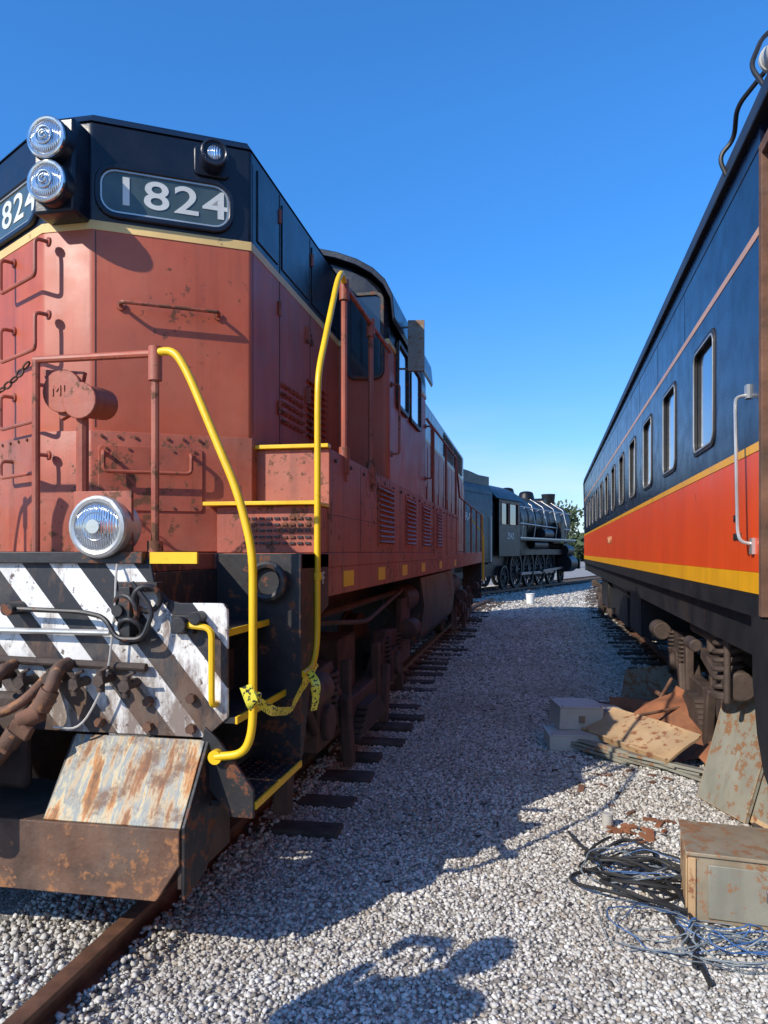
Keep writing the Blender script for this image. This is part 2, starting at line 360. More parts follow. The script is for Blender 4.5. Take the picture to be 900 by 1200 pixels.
# ------------------------------------------------------------------ tracks
RP=[(-.068,-.13),(.068,-.13),(.068,-.11),(.014,-.09),(.012,-.035),(.035,-.025),(.035,0),(-.035,0),(-.035,-.025),(-.012,-.035),(-.014,-.09),(-.068,-.11)]
def track(name,path,ty0=-50):
    r=root(name,path[0])
    for k,s in (('rail_left',-.75),('rail_right',.75)):
        pp=[]
        for i,p in enumerate(path):
            T=(V(path[min(i+1,len(path)-1)])-V(path[max(i-1,0)])).normalized(); S=V((T.y,-T.x,0)); pp.append(V(p)+S*s)
        ob(k,gprof(pp,RP),RAILM,r)
    g=[];gp=[]
    acc=0
    for i in range(len(path)-1):
        a,b=V(path[i]),V(path[i+1]); L=(b-a).length; T=(b-a).normalized(); ang=math.atan2(-T.x,T.y)
        t=acc
        while t<L:
            p=a+T*t; l=2.72+random.uniform(-.14,.14)
            if p.y>ty0: 
                g.append(gobox((p.x+random.uniform(-.06,.06),p.y,-.058+random.uniform(-.012,.022)),(l,.21+random.uniform(-.02,.02),.17),(random.uniform(-.02,.02),random.uniform(-.01,.01),ang+random.uniform(-.04,.04))))
                S=V((T.y,-T.x,0))
                for s in (-.75,.75): gp.append(gobox(tuple(p+S*s+V((0,0,-.105))),(.3,.17,.06),(0,0,ang)))
            t+=.55
        acc=t-L
    ob('ties',g,WOOD,r,bevel=.012); ob('tie_plates',gp,RUST,r)
    return r
track('railway_track',[(-2.5+(0 if y<20 else .012*(y-20)**2),y,.12) for y in [-12,20]+list(range(21,28,1))],4.3)
track('railway_track',[(2.62+.0306*(y-3.9)+(0 if y<26 else .006*(y-26)**2),y,.12) for y in [-12,26]+list(range(27,60,1))],4)
SH=math.radians(19)
SK=V((-5.36,22.85,0)); sd=V((math.sin(SH),math.cos(SH),0))
track('railway_track',[tuple(SK+sd*t+V((0,0,.12))) for t in (-14,0,20,45)])
# ------------------------------------------------------------------ DIESEL LOCOMOTIVE
L=root('diesel_locomotive',(-2.5,11.5,0))
def hp(o,yb=6.3,c=-2.5): return [(-2.65-.28*o,3.75-o),(-2.35+.28*o,3.75-o),(-1.6+o,4.2-.566*o),(-1.6+o,yb),(-3.4-o,yb),(-3.4-o,4.2-.566*o)]
ob('short_hood_lower',gplate((0,0,0),X,Y,hp(0),1.75,3.545),RED,L,bevel=.018,seg=3)
ob('short_hood_upper',gplate((0,0,0),X,Y,hp(0),3.548,4.12),BLK,L,bevel=.016,seg=3)
ob('hood_stripe',gplate((0,0,0),X,Y,hp(.004),3.525,3.575),CRM,L)
ob('short_hood_roof',gloft([[(x,y,z) for x,y in hp(o)] for o,z in ((.004,4.12),(-.03,4.17),(-.16,4.235),(-.5,4.27))]),BLK,L)
ob('hood_base_band',gplate((0,0,0),X,Y,hp(.012),1.75,2.42),DRED,L,bevel=.006)
def F(s,z,o=0): return V((-2.35+.75*s+.514*o,3.75+.45*s-.857*o,z))
def FL(s,z,o=0): return V((-2.65-.75*s-.514*o,3.75+.45*s-.857*o,z))
FR=V((.857,.514,0)); FN=V((.514,-.857,0)); FLR=V((.857,-.514,0)); FLN=V((-.514,-.857,0))
for nm,c,R in (('numberboard',F(.45,3.745),FR),('numberboard',FL(.45,3.745),FLR)):
    ob(nm+'_glass',gplate(c,R,Z,rrect(.71,.25,.09),.002,.012),NGLASS,L)
    ob(nm+'_frame',gring(c,R,Z,rrect(.76,.3,.115),rrect(.7,.24,.085),.001,.03),BLK,L,bevel=.006)
    ob(nm+'_gasket',gring(c,R,Z,rrect(.7,.24,.085),rrect(.68,.22,.075),.012,.02),SILV,L)
    text('road_number','1824',c+R*.03+R.cross(Z)*.014,R,Z,.22,NUMW,L,sx=1.35,bold=.0025)
ob('headlight_pod',[gbox(-2.6,-2.36,3.6,3.76,3.56,4.06),gcyl((-2.47,3.62,3.92),(-2.47,3.53,3.92),.115,None,32),gcyl((-2.47,3.62,3.69),(-2.47,3.53,3.69),.115,None,32)],BLK,L,bevel=.015)
for z in (3.92,3.69):
    ob('headlight_bezel',gtorus((-2.47,3.525,z),.1,.012,Y,28),CHROME,L)
    ob('headlight_lens',gdome((-2.47,3.527,z),-Y,.09,.025,24),LENS,L)
    ob('headlight_bulb',[gtorus((-2.47,3.5,z),.045,.005,Y,20),gtorus((-2.47,3.492,z),.02,.005,Y,16)],CHROME,L)
a=F(.74,4.0); ob('class_light',[gcyl(a,a+FN*.13,.075,.07),gtorus(a+FN*.13,.068,.01,FN)],BLK,L)
ob('class_light_lens',gdome(a+FN*.11,FN,.055,.03),LENS,L); ob('class_light_base',gplate(a,FR,Z,rrect(.2,.17,.03),0,.02),BLK,L,bevel=.005)
def grab(p0,p1,N,off,r=.011,drop=0):
    p0,p1,N=V(p0),V(p1),V(N); dz=Z*drop
    return [gtube([p0,p0+N*off,p0+N*off-dz,p1+N*off-dz,p1+N*off,p1] if drop else [p0,p0+N*off,p1+N*off,p1],r,8,.03),
            gcyl(p0,p0+N*.012,r*2.4,None,10),gcyl(p1,p1+N*.012,r*2.4,None,10)]
ob('facet_grab_iron',grab(F(.17,3.12),F(.78,3.12),FN,.075),DRED,L)
ob('facet_lower_grab',grab(F(.07,2.3,.012),F(.6,2.3,.012),FN,.07,drop=.11),DRED,L)
for z in (3.45,3.05,2.66,2.28):
    ob('ladder_grab',grab(FL(-.1,z,.0),FL(.42,z),FLN,.08,drop=.2 if z>2.5 else .1),DRED,L)
ob('nose_hatch',gplate(F(.36,2.16,.012),FR,Z,rrect(.56,.36,.02),.001,.009),DRED,L,bevel=.003)
bl=[]
for i in range(7): bl.append(gcyl(F(.06+.1*i,2.39,.01),F(.06+.1*i,2.39,.022),.009,None,8))
for i in range(5):
    for z in (2.0,2.32): bl.append(gcyl(F(.09+.135*i,z,.02),F(.09+.135*i,z,.028),.008,None,8))
for i in range(7): bl.append(gcyl(FL(.06+.13*i,2.39,.01),FL(.06+.13*i,2.39,.022),.009,None,8))
ob('bolts',bl,RUST,L)
S=[gbox(-1.6,-1.598,4.23,4.236,2.45,4.05),gbox(-1.6,-1.597,4.72,4.727,2.45,4.1),gbox(-1.6,-1.597,5.42,5.427,2.45,4.1),gbox(-1.6,-1.597,4.73,5.42,2.46,2.466),gbox(-1.6,-1.597,4.73,5.42,4.02,4.026),gbox(-1.6,-1.597,5.43,6.28,4.02,4.026)]
S.append(gplate(F(0.02,2.44),FR,Z,[(0,0),(.004,0),(.004,1.08),(0,1.08)],0,.002)); 
ob('panel_seams',S,BLKW,L)
hg=[]
for y in (4.7,5.45):
    for z in (2.65,3.3,3.9): hg.append(gcyl((-1.59,y,z),(-1.59,y,z+.09),.012,None,8))
for z in (2.9,3.35): hg.append(gobox((-1.585,5.33,z),(.03,.03,.12)))
ob('door_hinges',hg,DRED,L)
lv=[gobox((-1.585,5.6+.0*i,2.62+i*.05),(.03,.5,.008),(0,.7,0)) for i in range(9)]
lv+=[gobox(tuple(V((-1.59,4.78+(i%6)*.085,2.62+(i//6)*.06))),(.02,.05,.02),(0,.5,0)) for i in range(30)]
ob('hood_louvres',lv,DRED,L)
ob('upper_panels',[gbox(-1.6,-1.592,a,b,3.62,4.05) for a,b in ((4.3,4.68),(4.76,5.38),(5.46,6.2))],BLK,L,bevel=.004)
deck=[gbox(-3.86,-1.14,3.72,20.0,1.66,1.745),gbox(-3.38,-1.62,3.05,3.72,1.66,1.745)]
ob('walkway_deck',deck,DRED,L,bevel=.005)
for sgn in (0,1):
    mm_=(lambda g:g) if not sgn else mir
    ob('side_sill',[mm_(gbox(-1.2,-1.143,4.25,20,1.49,1.66))],DRED,L,bevel=.004)
    ob('side_sill_black',[mm_(gplate((-1.15,0,0),Y,Z,[(3.72,1.742),(4.25,1.742),(4.25,1.44),(4.08,1.4),(3.9,1.1),(3.74,.7),(3.72,.7)],-.005,.01)),
        mm_(gbox(-1.6,-1.14,3.7,3.72,.66,1.742)), mm_(gbox(-1.62,-1.6,3.04,3.72,.66,1.66)), mm_(gplate((0,3.02,0),X,Z,[(-1.36,1.0),(-1.3,.95),(-1.14,.74),(-1.14,.62),(-1.24,.62),(-1.4,.8)],-.02,.0))],BLKW,L,bevel=.003)
    tr=[];ye=[]
    for z,x1 in ((1.4,-1.32),(1.04,-1.23),(.68,-1.145)):
        tr.append(mm_(gbox(x1-.28,x1,3.04,3.7,z-.025,z)))
        ye.append(mm_(gbox(x1,x1+.012,3.04,3.7,z-.028,z+.004)))
    ob('step_treads',tr,BLKW,L); ob('step_edges',ye,YEL,L,bevel=.002)
    ob('deck_step_edge',mm_(gbox(-1.62,-1.4,3.03,3.045,1.7,1.75)),YEL,L)
ob('tread_grip',[gcyl((x,y,.68),(x,y,.686),.012,.008,6) for x in np.arange(-1.4,-1.17,.045) for y in np.arange(3.08,3.68,.045)],BLKW,L)
ob('sill_reflectors',[gbox(-1.143,-1.139,y,y+.28,1.53,1.63) for y in (4.62,5.75,6.9,8.2,9.9,12)],YEL,L)
text('f_marking','F',(-1.136,4.12,1.6),Y,Z,.1,NUMW,L)
ob('bell_housing',[gtorus((-1.3,3.64,1.6),.085,.022,Y,22),gcyl((-1.3,3.72,1.6),(-1.3,3.65,1.6),.09)],BLKW,L)
es=[(-3.64,1.0),(-3.74,1.04),(-3.74,1.54),(-3.45,1.56),(-3.4,1.72),(-1.62,1.72),(-1.6,1.62),(-1.54,1.545),(-1.48,1.53),(-1.29,1.53),(-1.265,1.52),(-1.26,1.49),(-1.26,1.04),(-1.36,.95),(-3.64,.95)]
ob('striped_end_sheet',gplate((0,3.05,0),X,Z,es,0,.02),STRP,L,bevel=.004)
ob('end_sill_cap',gbox(-3.4,-1.64,3.0,3.06,1.7,1.752),BLKW,L,bevel=.004)
ob('pilot_plow',[gplate((0,0,0),X,Z,[(-3.64,.64),(-1.36,.64),(-1.36,.5),(-1.46,.35),(-3.54,.35),(-3.64,.5)],-2.8,-2.78)],PLOW,L,bevel=.004)
ob('pilot_shelf',[gbox(-3.64,-1.36,2.8,3.3,.625,.64),gbox(-1.375,-1.36,2.8,3.3,.4,.63),gbox(-3.64,-3.625,2.8,3.3,.4,.63)],DRUST,L)
ob('sloped_plate',[gplate((-1.36,2.79,.645),-X,V((0,.235,.3)),[(0,0),(.61,0),(.61,.38),(0,.38)],0,.012),mir(gplate((-1.36,2.79,.645),-X,V((0,.235,.3)),[(0,0),(.61,0),(.61,.38),(0,.38)],0,.012))],RPAN,L,bevel=.003)
chk=gplate((-1.355,0,0),Y,Z,[(2.79,.36),(2.79,.65),(3.03,.95),(3.05,.95),(3.12,.6),(3.0,.4)],0,.015)
ob('plow_cheek',[chk,mir(chk),gplate((-1.98,0,0),Y,Z,[(2.8,.64),(3.02,.94),(3.04,.64)],0,.01)],BLKW,L,bevel=.003)
ob('plow_bolts',[gcyl((x,3.03,z),(x,3.0,z),.022,None,6) for x,z in ((-1.42,.99),(-1.62,.99),(-1.85,1.0),(-1.42,1.12),(-1.62,1.1))],RUST,L)
zt=2.63
for s in (0,1):
    q=(lambda g:g) if not s else mir
    ob('end_posts',[q(gtube([(-1.62,3.08,1.75),(-1.62,3.08,zt+.01)],.018)),q(gtube([(-2.21,3.08,1.75),(-2.21,3.08,zt)],.018)),q(gtube([(-2.22,3.08,zt),(-1.62,3.08,zt)],.017)),q(gcyl((-1.62,3.08,zt-.12),(-1.62,3.08,zt+.03),.03)),q(gcyl((-1.62,3.08,1.75),(-1.62,3.08,1.8),.035)),
       q(gtube([(-2.02,3.15,1.75),(-2.02,3.15,2.4),(-2.06,3.15,2.5)],.028))],DRED,L)
    fr=[(-1.62,3.08,zt+.005),(-1.52,3.06,zt+.005),(-1.45,3.05,zt-.1),(-1.2,3.0,2.0),(-1.13,2.99,1.75),(-1.13,2.99,1.0),(-1.17,2.99,.9),(-1.3,3.0,.88)]
    ob('front_step_rail',[q(gtube(fr,.018,12,.1)),q(gcyl((-1.3,3.02,.88),(-1.3,2.985,.88),.03)),q(gcyl((-1.13,2.99,1.12),(-1.13,2.99,1.16),.026))],YEL,L)
    rr=[(-1.14,4.62,3.46),(-1.135,4.55,3.5),(-1.13,4.42,3.4),(-1.13,4.0,2.75),(-1.13,3.98,2.6),(-1.13,3.97,1.25),(-1.135,3.9,1.13),(-1.14,3.72,1.12)]
    ob('rear_step_rail',[q(gtube(rr,.018,12,.12)),q(gcyl((-1.13,3.97,1.6),(-1.13,3.97,1.64),.026))],YEL,L)
    ob('sheet_grab',[q(gtube([(-1.43,3.04,1.44),(-1.43,2.98,1.44),(-1.31,2.98,1.43),(-1.31,2.98,1.1),(-1.31,3.04,1.1)],.014,8,.04))],YEL,L)
def chain(p0,p1,sag,n):
    g=[];p0,p1=V(p0),V(p1)
    for i in range(n):
        t=(i+.5)/n; p=p0.lerp(p1,t)-Z*sag*4*t*(1-t); T=(p1-p0).normalized()-Z*sag*4*(1-2*t)/(p1-p0).length
        N=V((0,1,0)) if i%2 else T.cross(V((0,1,0)))
        R=T.normalized(); U=N.normalized().cross(R)
        g.append(gtube([p+R*a*1.35+U*b*.8 for a,b in circ(.016,12)],.005,6,0,True))
    return g
ob('safety_chain',chain((-2.23,3.06,2.62),(-2.77,3.06,2.62),.16,17),RUST,L)
ob('mu_drop_plate',[gcyl((-2.1,3.16,2.49),(-2.1,3.11,2.49),.1,None,24),gplate((-2.1,3.15,2.5),X,Z,[(-.12,.1),(.1,.08),(.06,-.1),(-.02,-.14)],-.01,.02)],DRED,L,bevel=.004)
ob('mu_receptacle',[gcyl((-2.0,3.1,2.44),(-2.0,3.3,2.46),.075),gcyl((-2.0,3.1,2.44),(-2.0,3.09,2.44),.085)],DRED,L,bevel=.005)
text('plate_marking','MU',(-2.1,3.107,2.49),X,Z,.07,DRED,L)
c=V((-1.83,3.0,1.86))
ob('ditch_light_housing',[gcyl(c-Y*.02,c+Y*.1,.135,.13,28),gcyl(c+Y*.1,c+Y*.22,.13,.07,28),gtorus(c-Y*.03,.12,.018,Y,28),gcyl(c+Y*.1-Z*.13,c+Y*.1-Z*.02,.025)],SILV,L)
ob('ditch_light_lens',gdome(c-Y*.03,-Y,.11,.03,28),LENS,L); ob('ditch_reflector',[gtorus(c-Y*.05,.06,.006,Y,24),gcyl(c-Y*.05,c-Y*.075,.03)],CHROME,L)
ob('ditch_light_plate',gbox(-1.98,-1.7,3.02,3.04,1.72,2.02),DRED,L,bevel=.004)
ob('ditch_cable',gtube([(-1.83,3.18,1.82),(-1.75,2.98,1.7),(-1.75,2.97,1.5),(-1.78,2.96,1.2),(-1.9,2.95,.98),(-2.0,2.9,1.0)],.005,6,.1),CABL,L)
ob('uncoupling_lever',[gtube([(-2.25,2.96,1.5),(-1.9,2.96,1.49),(-1.78,2.94,1.47),(-1.72,2.93,1.38),(-1.6,2.93,1.38),(-1.56,2.95,1.5),(-1.66,2.95,1.62)],.011,8,.04),gcyl((-2.25,2.93,1.5),(-2.25,3.05,1.5),.03),gcyl((-1.72,2.93,1.5),(-1.72,3.05,1.5),.025)],BLKW,L)
ob('cable_bracket',[gtorus((-1.7,2.97,1.5),.065,.013,V((.3,1,.2))),gtorus((-1.6,2.97,1.55),.055,.013,V((-.4,1,.2))),gtorus((-1.67,2.96,1.42),.05,.012,V((0,1,.6))),gbox(-1.76,-1.56,2.98,3.04,1.58,1.62),gbox(-1.72,-1.67,2.95,3.04,1.35,1.6),gbox(-1.5,-1.4,2.99,3.04,1.4,1.48),gcyl((-1.45,2.95,1.44),(-1.45,3.04,1.44),.035),gcyl((-1.38,2.96,1.47),(-1.38,3.04,1.47),.028)],BLKW,L,bevel=.003)
ob('white_pipe',gtube([(-2.5,2.99,1.4),(-1.78,2.98,1.4)],.013),SILV,L)
pg=[gtube([(-2.45,3.0,1.27),(-1.62,3.0,1.25)],.018)]
for i,x in enumerate((-2.3,-2.18,-2.04,-1.92,-1.8,-1.68)):
    z=1.2-.02*(i%2); pg+=[gcyl((x,3.05,z),(x,2.93,z),.021),gcyl((x,2.94,z+.04),(x,2.94,z-.05),.018),gtube([(x,2.94,z+.04),(x+.05,2.92,z+.06)],.007),gcyl((x,2.93,z),(x,2.915,z),.028,None,6)]
ob('air_cocks',pg,DRUST,L)
hs_=[gtube([(-1.98,2.98,1.26),(-1.98,2.9,1.25),(-2.0,2.88,1.15),(-2.14,2.84,.98),(-2.22,2.82,.84),(-2.4,2.8,.78)],.03,12,.08),gcyl((-2.0,2.88,1.16),(-2.04,2.87,1.08),.04),gcyl((-2.13,2.84,.99),(-2.17,2.835,.93),.042),
  gtube([(-2.25,2.98,1.25),(-2.25,2.88,1.23),(-2.3,2.84,1.1),(-2.42,2.8,.95)],.026,12,.08),gtube([(-2.08,2.98,1.2),(-2.1,2.86,1.12),(-2.2,2.84,1.06),(-2.4,2.82,1.05)],.022,12,.08)]
ob('air_hoses',hs_,PLOW,L)
ob('hose_gladhand',[gcyl((-2.12,2.84,1.03),(-2.03,2.87,1.07),.04),gobox((-2.1,2.83,1.0),(.1,.04,.06),(0,.5,0)),gobox((-2.2,2.82,.9),(.08,.05,.09),(0,.7,0))],RUST,L,bevel=.01)
ob('coupler',[gbox(-2.66,-2.34,2.75,3.4,.78,1.0),gbox(-2.68,-2.5,2.45,2.8,.74,1.04),gcyl((-2.36,2.55,.72),(-2.36,2.55,1.06),.1),gbox(-2.5,-2.3,2.62,2.8,.74,1.04),gbox(-2.8,-2.2,3.0,3.06,.68,1.12)],DRUST,L,bevel=.03)
ob('caution_tape',[gribbon([(-1.13,2.98,1.14),(-1.08,3.1,1.06),(-1.1,3.4,1.0),(-1.12,3.7,1.08),(-1.13,3.95,1.15)],.045),gribbon([(-1.13,2.97,1.16),(-1.1,2.93,1.1),(-1.14,2.93,1.2)],.05),gribbon([(-1.12,3.8,1.12),(-1.08,3.78,1.0),(-1.1,3.8,.92)],.04),gribbon([(-1.11,3.75,1.13),(-1.05,3.7,1.08),(-1.07,3.72,.97)],.04),gtorus((-1.13,2.99,1.15),.026,.012,Z),gtorus((-1.13,2.99,1.13),.028,.01,V((.2,0,1)))],TAPE,L)
YB=12.6
for s in (0,1):
    q=(lambda g:g) if not s else mir
    ob('battery_box',[q(gbox(-1.595,-1.14,4.27,YB,1.746,2.36))],DRED,L,bevel=.006)
    ob('box_step',[q(gbox(-1.74,-1.15,4.03,4.268,1.746,2.01))],DRED,L,bevel=.004)
    ob('step_tread_yellow',[q(gbox(-1.8,-1.14,3.97,4.266,2.012,2.034)),q(gbox(-1.59,-1.14,4.235,4.3,2.362,2.385))],YEL,L,bevel=.003)
    fl=[];
    for a,b in ((5.75,6.4),(7.1,7.7),(8.25,8.85),(9.6,10.1)):
        for k in range(11): fl.append(q(gobox((-1.13,(a+b)/2,1.84+k*.041),(.035,b-a,.006),(0,.8,0))))
        fl.append(q(gring((-1.14,(a+b)/2,2.045),Y,Z,[(-(b-a)/2-.03,-.25),((b-a)/2+.03,-.25),((b-a)/2+.03,.25),(-(b-a)/2-.03,.25)],[(-(b-a)/2,-.23),((b-a)/2,-.23),((b-a)/2,.23),(-(b-a)/2,.23)],0,.008)))
    ob('box_louvres',fl,DRED,L)
    ob('box_seams',[q(gbox(-1.14,-1.1385,y,y+.008,1.76,2.35)) for y in (5.1,6.75,7.98,9.2,10.6,11.6)]+[q(gbox(-1.14,-1.138,4.27,YB,1.97,1.974))]+[q(gcyl((-1.141,y,2.3),(-1.128,y,2.3),.012,None,8)) for y in np.arange(4.4,12.5,.4)],BLKW,L)
    ob('side_posts',[q(gtube([(-1.15,y,2.2),(-1.15,y,3.46)],.02)) for y in (4.67,5.5)]+[q(gcyl((-1.15,y,3.36),(-1.15,y,3.49),.032)) for y in (4.67,5.5)]+[q(gcyl((-1.15,y,2.25),(-1.15,y,2.42),.034)) for y in (4.67,5.5)]+
       [q(gtube([(-1.15,4.67,3.46),(-1.15,6.3,3.46)],.018))]+[q(gtube([(-1.15,y,1.7),(-1.15,y,3.3 if y<YB else 2.7)],.018)) for y in (9.3,10.8,12.3,14,15.7,17.4,19.1)]+[q(gtube([(-1.15,8.7,3.3),(-1.15,12.3,3.3),(-1.15,13.0,2.7),(-1.15,19.1,2.7)],.016))],DRED,L)
    ob('rear_rails',[q(gtube([(-1.13,19.1,2.7),(-1.13,19.3,2.65),(-1.13,19.5,2.2),(-1.13,19.5,1.0)],.018)),q(gtube([(-1.13,19.95,1.0),(-1.13,19.95,2.2),(-1.5,20.0,2.7)],.018))],YEL,L)
    ob('rear_steps',[q(gbox(-1.6,-1.15,19.3,20,z-.03,z)) for z in (.6,.95,1.3)]+[q(gbox(-1.62,-1.15,19.28,19.3,.6,1.66))],BLKW,L)
vent=[gobox((x,4.025,1.8+k*.035),(.03,.012,.012)) for x in np.arange(-1.56,-1.18,.045) for k in range(5)]
ob('riser_vents',vent,BLKW,L)
ob('tread_slots',[gbox(-1.72+i*.05,-1.70+i*.05,4.0,4.2,2.0345,2.037) for i in range(11)],BLKW,L)
def arc(w,z0,h,n=18,c=-2.5): 
    return [(c+w*math.cos(math.radians(180*i/n)),z0+h*abs(math.sin(math.radians(180*i/n)))**.72) for i in range(n+1)]
CY0,CY1=6.3,8.7
ob('cab_lower',gbox(-3.84,-1.16,CY0,CY1,1.75,3.545),RED,L,bevel=.05,seg=3)
ob('cab_upper',gplate((0,0,0),X,Z,[(-3.84,3.55),(-1.16,3.55)]+arc(1.34,3.7,.68),-CY1,-CY0),BLK,L,bevel=.03)
ob('cab_stripe',gbox(-3.845,-1.155,CY0-.004,CY1+.004,3.525,3.575),CRM,L,bevel=.01)
co=arc(1.41,3.72,.71)
ob('cab_roof',gplate((0,0,0),X,Z,co+[(x,z-.035) for x,z in arc(1.39,3.72,.69)][::-1],-CY1-.1,-CY0+.1),BLK,L,bevel=.006)
for xc in (-1.36,-3.64):
    ob('cab_front_window',gplate((xc,CY0,3.6),X,Z,rrect(.26,.68,.05),.0,.012),GLASS,L)
    ob('cab_window_frame',gring((xc,CY0,3.6),X,Z,rrect(.33,.75,.08),rrect(.26,.68,.05),.0,.03),BLKW,L,bevel=.006)
for yc,ww in ((6.95,.62),(7.75,.75)):
    ob('cab_side_window',gplate((-1.16,yc,3.36),Y,Z,rrect(ww-.08,.54,.05),0,.01),GLASS,L)
    ob('cab_side_frame',gring((-1.16,yc,3.36),Y,Z,rrect(ww,.62,.07),rrect(ww-.08,.54,.05),0,.03),BLKW,L,bevel=.004)
ob('cab_mirror',[gobox((-.99,6.75,3.62),(.15,.05,.46),(0,0,.1)),gtube([(-1.15,6.75,3.8),(-1.05,6.77,3.8)],.01),gtube([(-1.15,6.75,3.42),(-1.05,6.77,3.42)],.01)],CAB,L,bevel=.012)
ob('cab_grabs',grab((-1.155,6.4,2.6),(-1.155,6.4,3.2),X,.07)+grab((-1.155,8.6,2.6),(-1.155,8.6,3.2),X,.07),DRED,L)
HY0,HY1=8.7,19.2
ob('long_hood_lower',gbox(-3.4,-1.6,HY0,HY1,1.75,3.545),RED,L,bevel=.02)
ob('long_hood_upper',gbox(-3.4,-1.6,HY0,HY1,3.548,4.14),BLK,L,bevel=.02)
ob('long_hood_stripe',gbox(-3.404,-1.596,HY0,HY1+.004,3.525,3.575),CRM,L)
ob('long_hood_roof',gplate((0,0,0),X,Z,[(-3.4,4.14),(-1.6,4.14),(-1.75,4.22),(-2.5,4.27),(-3.25,4.22)],-HY1,-HY0),BLK,L,bevel=.01)
fd=[]
y=8.9
while y<18.8:
    fd.append(gbox(-1.6,-1.586,y,y+.72,1.95,3.45)); fd.append(gbox(-1.59,-1.57,y+.62,y+.66,2.6,2.8)); fd.append(gbox(-3.414,-3.4,y,y+.72,1.95,3.45)); y+=.8
ob('engine_doors',fd,RED,L,bevel=.004)
ob('radiator_grilles',[gbox(-1.6,-1.585,a,b,3.62,4.08) for a,b in ((9.2,10.6),(14.6,16.4),(16.7,18.6))]+[gobox((-1.575,(a+b)/2,3.66+k*.06),(.03,b-a,.01),(0,.7,0)) for a,b in ((9.2,10.6),(14.6,16.4),(16.7,18.6)) for k in range(7)],BLKW,L)
ob('roof_fans',[gcyl((-2.5,yy,4.2),(-2.5,yy,4.42),.5,.48,32) for yy in (14.2,16,17.4)]+[gbox(-2.75,-2.25,11.0,11.5,4.2,4.45),gbox(-2.75,-2.25,12.3,12.8,4.2,4.45)]+[gbox(-3.2,-1.8,9.5,10.5,4.2,4.42)],BLKW,L,bevel=.02)
ob('underframe',[gbox(-3.1,-1.9,3.1,19.9,1.2,1.66),gbox(-3.5,-1.5,3.3,4.0,.95,1.25)],DRUST,L,bevel=.01)
ob('fuel_tank',gplate((0,0,0),X,Z,[(-3.7,.7),(-3.5,.5),(-1.5,.5),(-1.3,.7),(-1.25,1.1),(-1.3,1.45),(-3.7,1.45),(-3.75,1.1)],-13.2,-9.2),BLKW,L,bevel=.02)
ob('air_reservoirs',[gcyl((-1.45,8.3,1.2),(-1.45,9.1,1.2),.16),gcyl((-1.45,13.4,1.15),(-1.45,14.6,1.15),.18)],DRUST,L,bevel=.03)
def truck(parent,yc,wb,xs,name,M1,M2,wr=.5,c=-2.5,side=1.08,world=True):
    g=[];fr=[];sp=[]
    for dy in (-wb/2,wb/2):
        for s in (-1,1):
            x=c+s*.75; g.append(gcyl((x-.065*s,yc+dy,wr+.12),(x+.065*s,yc+dy,wr+.12),wr,None,36)); g.append(gcyl((x-.09*s,yc+dy,wr+.12),(x-.06*s,yc+dy,wr+.12),wr+.03,None,36)); g.append(gcyl((x+.06*s,yc+dy,wr+.12),(x+.1*s,yc+dy,wr+.12),wr*.35,wr*.25,20))
        g.append(gcyl((c-1.15,yc+dy,wr+.12),(c+1.15,yc+dy,wr+.12),.09))
    h=wr+.12
    P=[(-wb/2-.45,h-.05),(-wb/2-.42,h+.32),(-wb/2+.35,h+.36),(-wb/2+.5,h+.18),(-.55,h-.02),(.55,h-.02),(wb/2-.5,h+.18),(wb/2-.35,h+.36),(wb/2+.42,h+.32),(wb/2+.45,h-.05),(wb/2+.2,h-.05),(wb/2+.2,h+.16),(wb/2-.22,h+.16),(wb/2-.25,h-.08),(wb/2-.4,h-.12),(.5,h-.22),(-.5,h-.22),(-wb/2+.4,h-.12),(-wb/2+.25,h-.08),(-wb/2+.22,h+.16),(-wb/2-.2,h+.16),(-wb/2-.2,h-.05)]
    for s in (-1,1):
        x=c+s*side
        fr.append(gplate((x,yc,0),Y,Z,P,-.06,.06))
        for dy in (-wb/2,wb/2):
            fr.append(gbox(x-.1,x+.1,yc+dy-.17,yc+dy+.17,h-.17,h+.15)); fr.append(gcyl((x+s*.09,yc+dy,h),(x+s*.15,yc+dy,h),.12))
            for e in (-.32,.32):
                sp.append(gtube([(x+s*.02+.075*math.cos(t*.6),yc+dy+e+.075*math.sin(t*.6),h+.05+t*.0042) for t in range(62)],.017,6,0))
            fr.append(gcyl((x+s*.16,yc+dy-.55*(1 if dy<0 else -1)-.2,h+.3),(x+s*.16,yc+dy-.55*(1 if dy<0 else -1)+.2,h+.3),.1))
            fr.append(gobox((x+s*.1,yc+dy+(.62 if dy<0 else -.62),h-.2),(.08,.12,.55),(.25 if dy<0 else -.25,0,0)))
            fr.append(gobox((x+s*.02,yc+dy+(-.6 if dy<0 else .6),h-.15),(.1,.09,.5),(-.2 if dy<0 else .2,0,0)))
        for k in range(6): sp.append(gbox(x+s*.1-.05,x+s*.1+.05,yc-.55+k*.06,yc+.55-k*.06,h-.32+k*.035,h-.29+k*.035))
        fr.append(gbox(x+s*.05-.04,x+s*.05+.04,yc-.62,yc-.54,h-.36,h+.3)); fr.append(gbox(x+s*.05-.04,x+s*.05+.04,yc+.54,yc+.62,h-.36,h+.3))
    fr.append(gbox(c-1.0,c+1.0,yc-.3,yc+.3,h-.1,h+.42))
    ob(name+'_wheels',g,M2,parent,bevel=.008,world=world); ob(name+'_frame',fr,M1,parent,bevel=.015,world=world); ob(name+'_springs',sp,M2,parent,world=world)
truck(L,6.2,2.74,0,'front_truck',TRK,DRUST)
truck(L,16.6,2.74,0,'rear_truck',TRK,DRUST)
